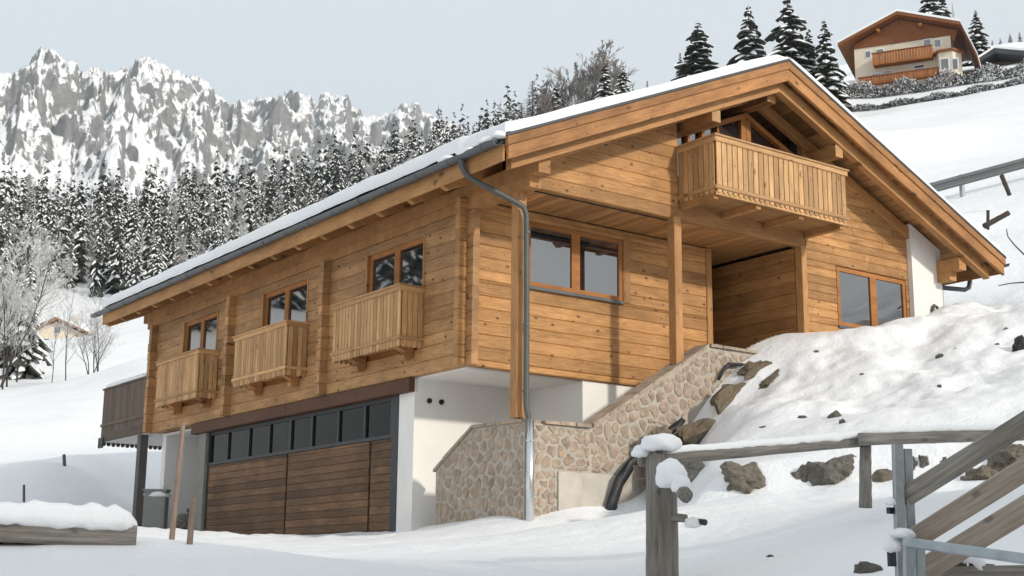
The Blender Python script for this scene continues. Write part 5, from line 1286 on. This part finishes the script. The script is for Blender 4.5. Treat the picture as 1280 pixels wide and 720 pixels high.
def merged(name, spots, label):
    V = []; F0 = []; MI = []; base = 0
    lib = []
    for me in lo:
        co = np.zeros(len(me.vertices)*3); me.vertices.foreach_get('co', co); co = co.reshape(-1, 3)
        me.calc_loop_triangles(); t = np.zeros(len(me.loop_triangles)*3, int); me.loop_triangles.foreach_get('vertices', t); mi = np.zeros(len(me.loop_triangles), int); me.loop_triangles.foreach_get('material_index', mi)
        lib.append((co, t.reshape(-1, 3), mi))
    for (x_, y_, z_) in spots:
        co, t, mi = lib[r_.randrange(3)]; a = r_.uniform(0, 6.28); s_ = r_.uniform(.75, 1.4); c, s = math.cos(a)*s_, math.sin(a)*s_
        V.append(np.stack([co[:, 0]*c-co[:, 1]*s+x_, co[:, 0]*s+co[:, 1]*c+y_, co[:, 2]*s_+z_], 1)); F0.append(t+base); MI.append(mi); base += len(co)
    V = np.concatenate(V); F0 = np.concatenate(F0); MI = np.concatenate(MI)
    me = bpy.data.meshes.new(name); me.vertices.add(len(V)); me.vertices.foreach_set('co', V.astype(np.float32).ravel()); me.loops.add(F0.size); me.loops.foreach_set('vertex_index', F0.astype(np.int32).ravel())
    me.polygons.add(len(F0)); me.polygons.foreach_set('loop_start', np.arange(0, F0.size, 3, dtype=np.int32)); me.polygons.foreach_set('material_index', MI.astype(np.int32)); me.update(calc_edges=True)
    me.materials.append(M['needles']); me.materials.append(M['tree_snow'])
    put(name, me, None, kind='stuff', label=label, cat='forest')
if rest: merged('forest', [(cx[i], cy[i], cz[i]-.3) for i in rest], 'snowy spruce forest higher up the slope below the rock walls')
# forest on the slope to the left of the picture, mirrored in the windows
sp_ = []
for k in range(330):
    dg = -r_.uniform(30, 105); dist = r_.uniform(110, 330); p = polar(dg, dist, 0); sp_.append((p[0], p[1]))
zz = H(np.array([p[0] for p in sp_]), np.array([p[1] for p in sp_]))
merged('forest', [(p[0], p[1], z_-.3) for p, z_ in zip(sp_, zz)], 'snowy spruce forest on the opposite slope reflected in the side windows')

# ================================================================== unseen house added behind the photographer to cast the foreground shade
nb_ = empty('shade_house', (-2, -29, -6), label='long unseen house added behind the photographer to shade the foreground', cat='house')
nx0, nx1, ny0, ny1, nzb, nze, nzr = -19., 13., -36., -25., -8., 3.4, 6.9
part('wall', MB().prism([(nx0, ny0, nzb), (nx0, ny1, nzb), (nx0, ny1, nze), (nx0, (ny0+ny1)/2, nzr-.2), (nx0, ny0, nze)], (nx1-nx0, 0, 0)), 'cream', nb_)
r5 = part('roof', MB().prism([(nx0-1, ny0-1.2, nze-.7), (nx0-1, (ny0+ny1)/2, nzr), (nx0-1, ny1+1.2, nze-.7), (nx0-1, ny1+1.2, nze-.4), (nx0-1, (ny0+ny1)/2, nzr+.3), (nx0-1, ny0-1.2, nze-.4)], (nx1-nx0+2, 0, 0)), 'roofbrown', nb_)
part('roof_snow', MB().prism([(nx0-1, ny0-1.2, nze-.39), (nx0-1, (ny0+ny1)/2, nzr+.31), (nx0-1, ny1+1.2, nze-.39), (nx0-1, ny1+1.2, nze-.1), (nx0-1, (ny0+ny1)/2, nzr+.6), (nx0-1, ny0-1.2, nze-.1)], (nx1-nx0+2, 0, 0)), 'snow_cap', r5)
for k in range(9):
    for zz in (-3.2, .2):
        xx = nx0+2+k*3.5
        f_ = part('window', MB().box((xx, ny1, zz), (xx+1.1, ny1+.06, zz+1.3)), 'wood_frame', nb_); part('pane', MB().box((xx+.1, ny1+.061, zz+.1), (xx+1., ny1+.07, zz+1.2)), 'glass', f_)

for i, (x_, y_, z_, w_) in enumerate([(XL-.09, -1.25, T(XL)-.08, .26), (XL-.08, -1.75, T(XL)-.04, .22), (XL-.09, -.75, T(XL)-.06, .2), (XL-.06, -2.0, T(XL)-.02, .16)]):
    q = cap(600, 300, 10, w_, .13, ['snow clump in the gutter above the downpipe', 'snow clump in the gutter near the gable corner', 'snow clump in the gutter behind the downpipe', 'snow clump at the end of the gutter'][i], 130+i, 1.5); q.location = (x_, y_, z_); q.rotation_euler = (0, 0, .2*i)

# ================================================================== winter haze
mh = bpy.data.materials.new('winter_haze'); mh.use_nodes = True; hn_ = mh.node_tree; hn_.nodes.clear()
pv = hn_.nodes.new('ShaderNodeVolumePrincipled'); pv.inputs['Color'].default_value = (.93, .96, 1., 1); pv.inputs['Density'].default_value = HAZE; pv.inputs['Anisotropy'].default_value = .3
ho_ = hn_.nodes.new('ShaderNodeOutputMaterial'); hn_.links.new(pv.outputs[0], ho_.inputs['Volume']); M['haze'] = mh
zlo = float(GZ.min())-1.0; zhi = 1150.
MB().box((CAM[0]-4050, CAM[1]-4050, zlo), (CAM[0]+4050, CAM[1]+4050, zhi)).build('haze', 'haze', None, (CAM[0], CAM[1], 0), kind='stuff', label='thin winter haze in the valley air', cat='haze')
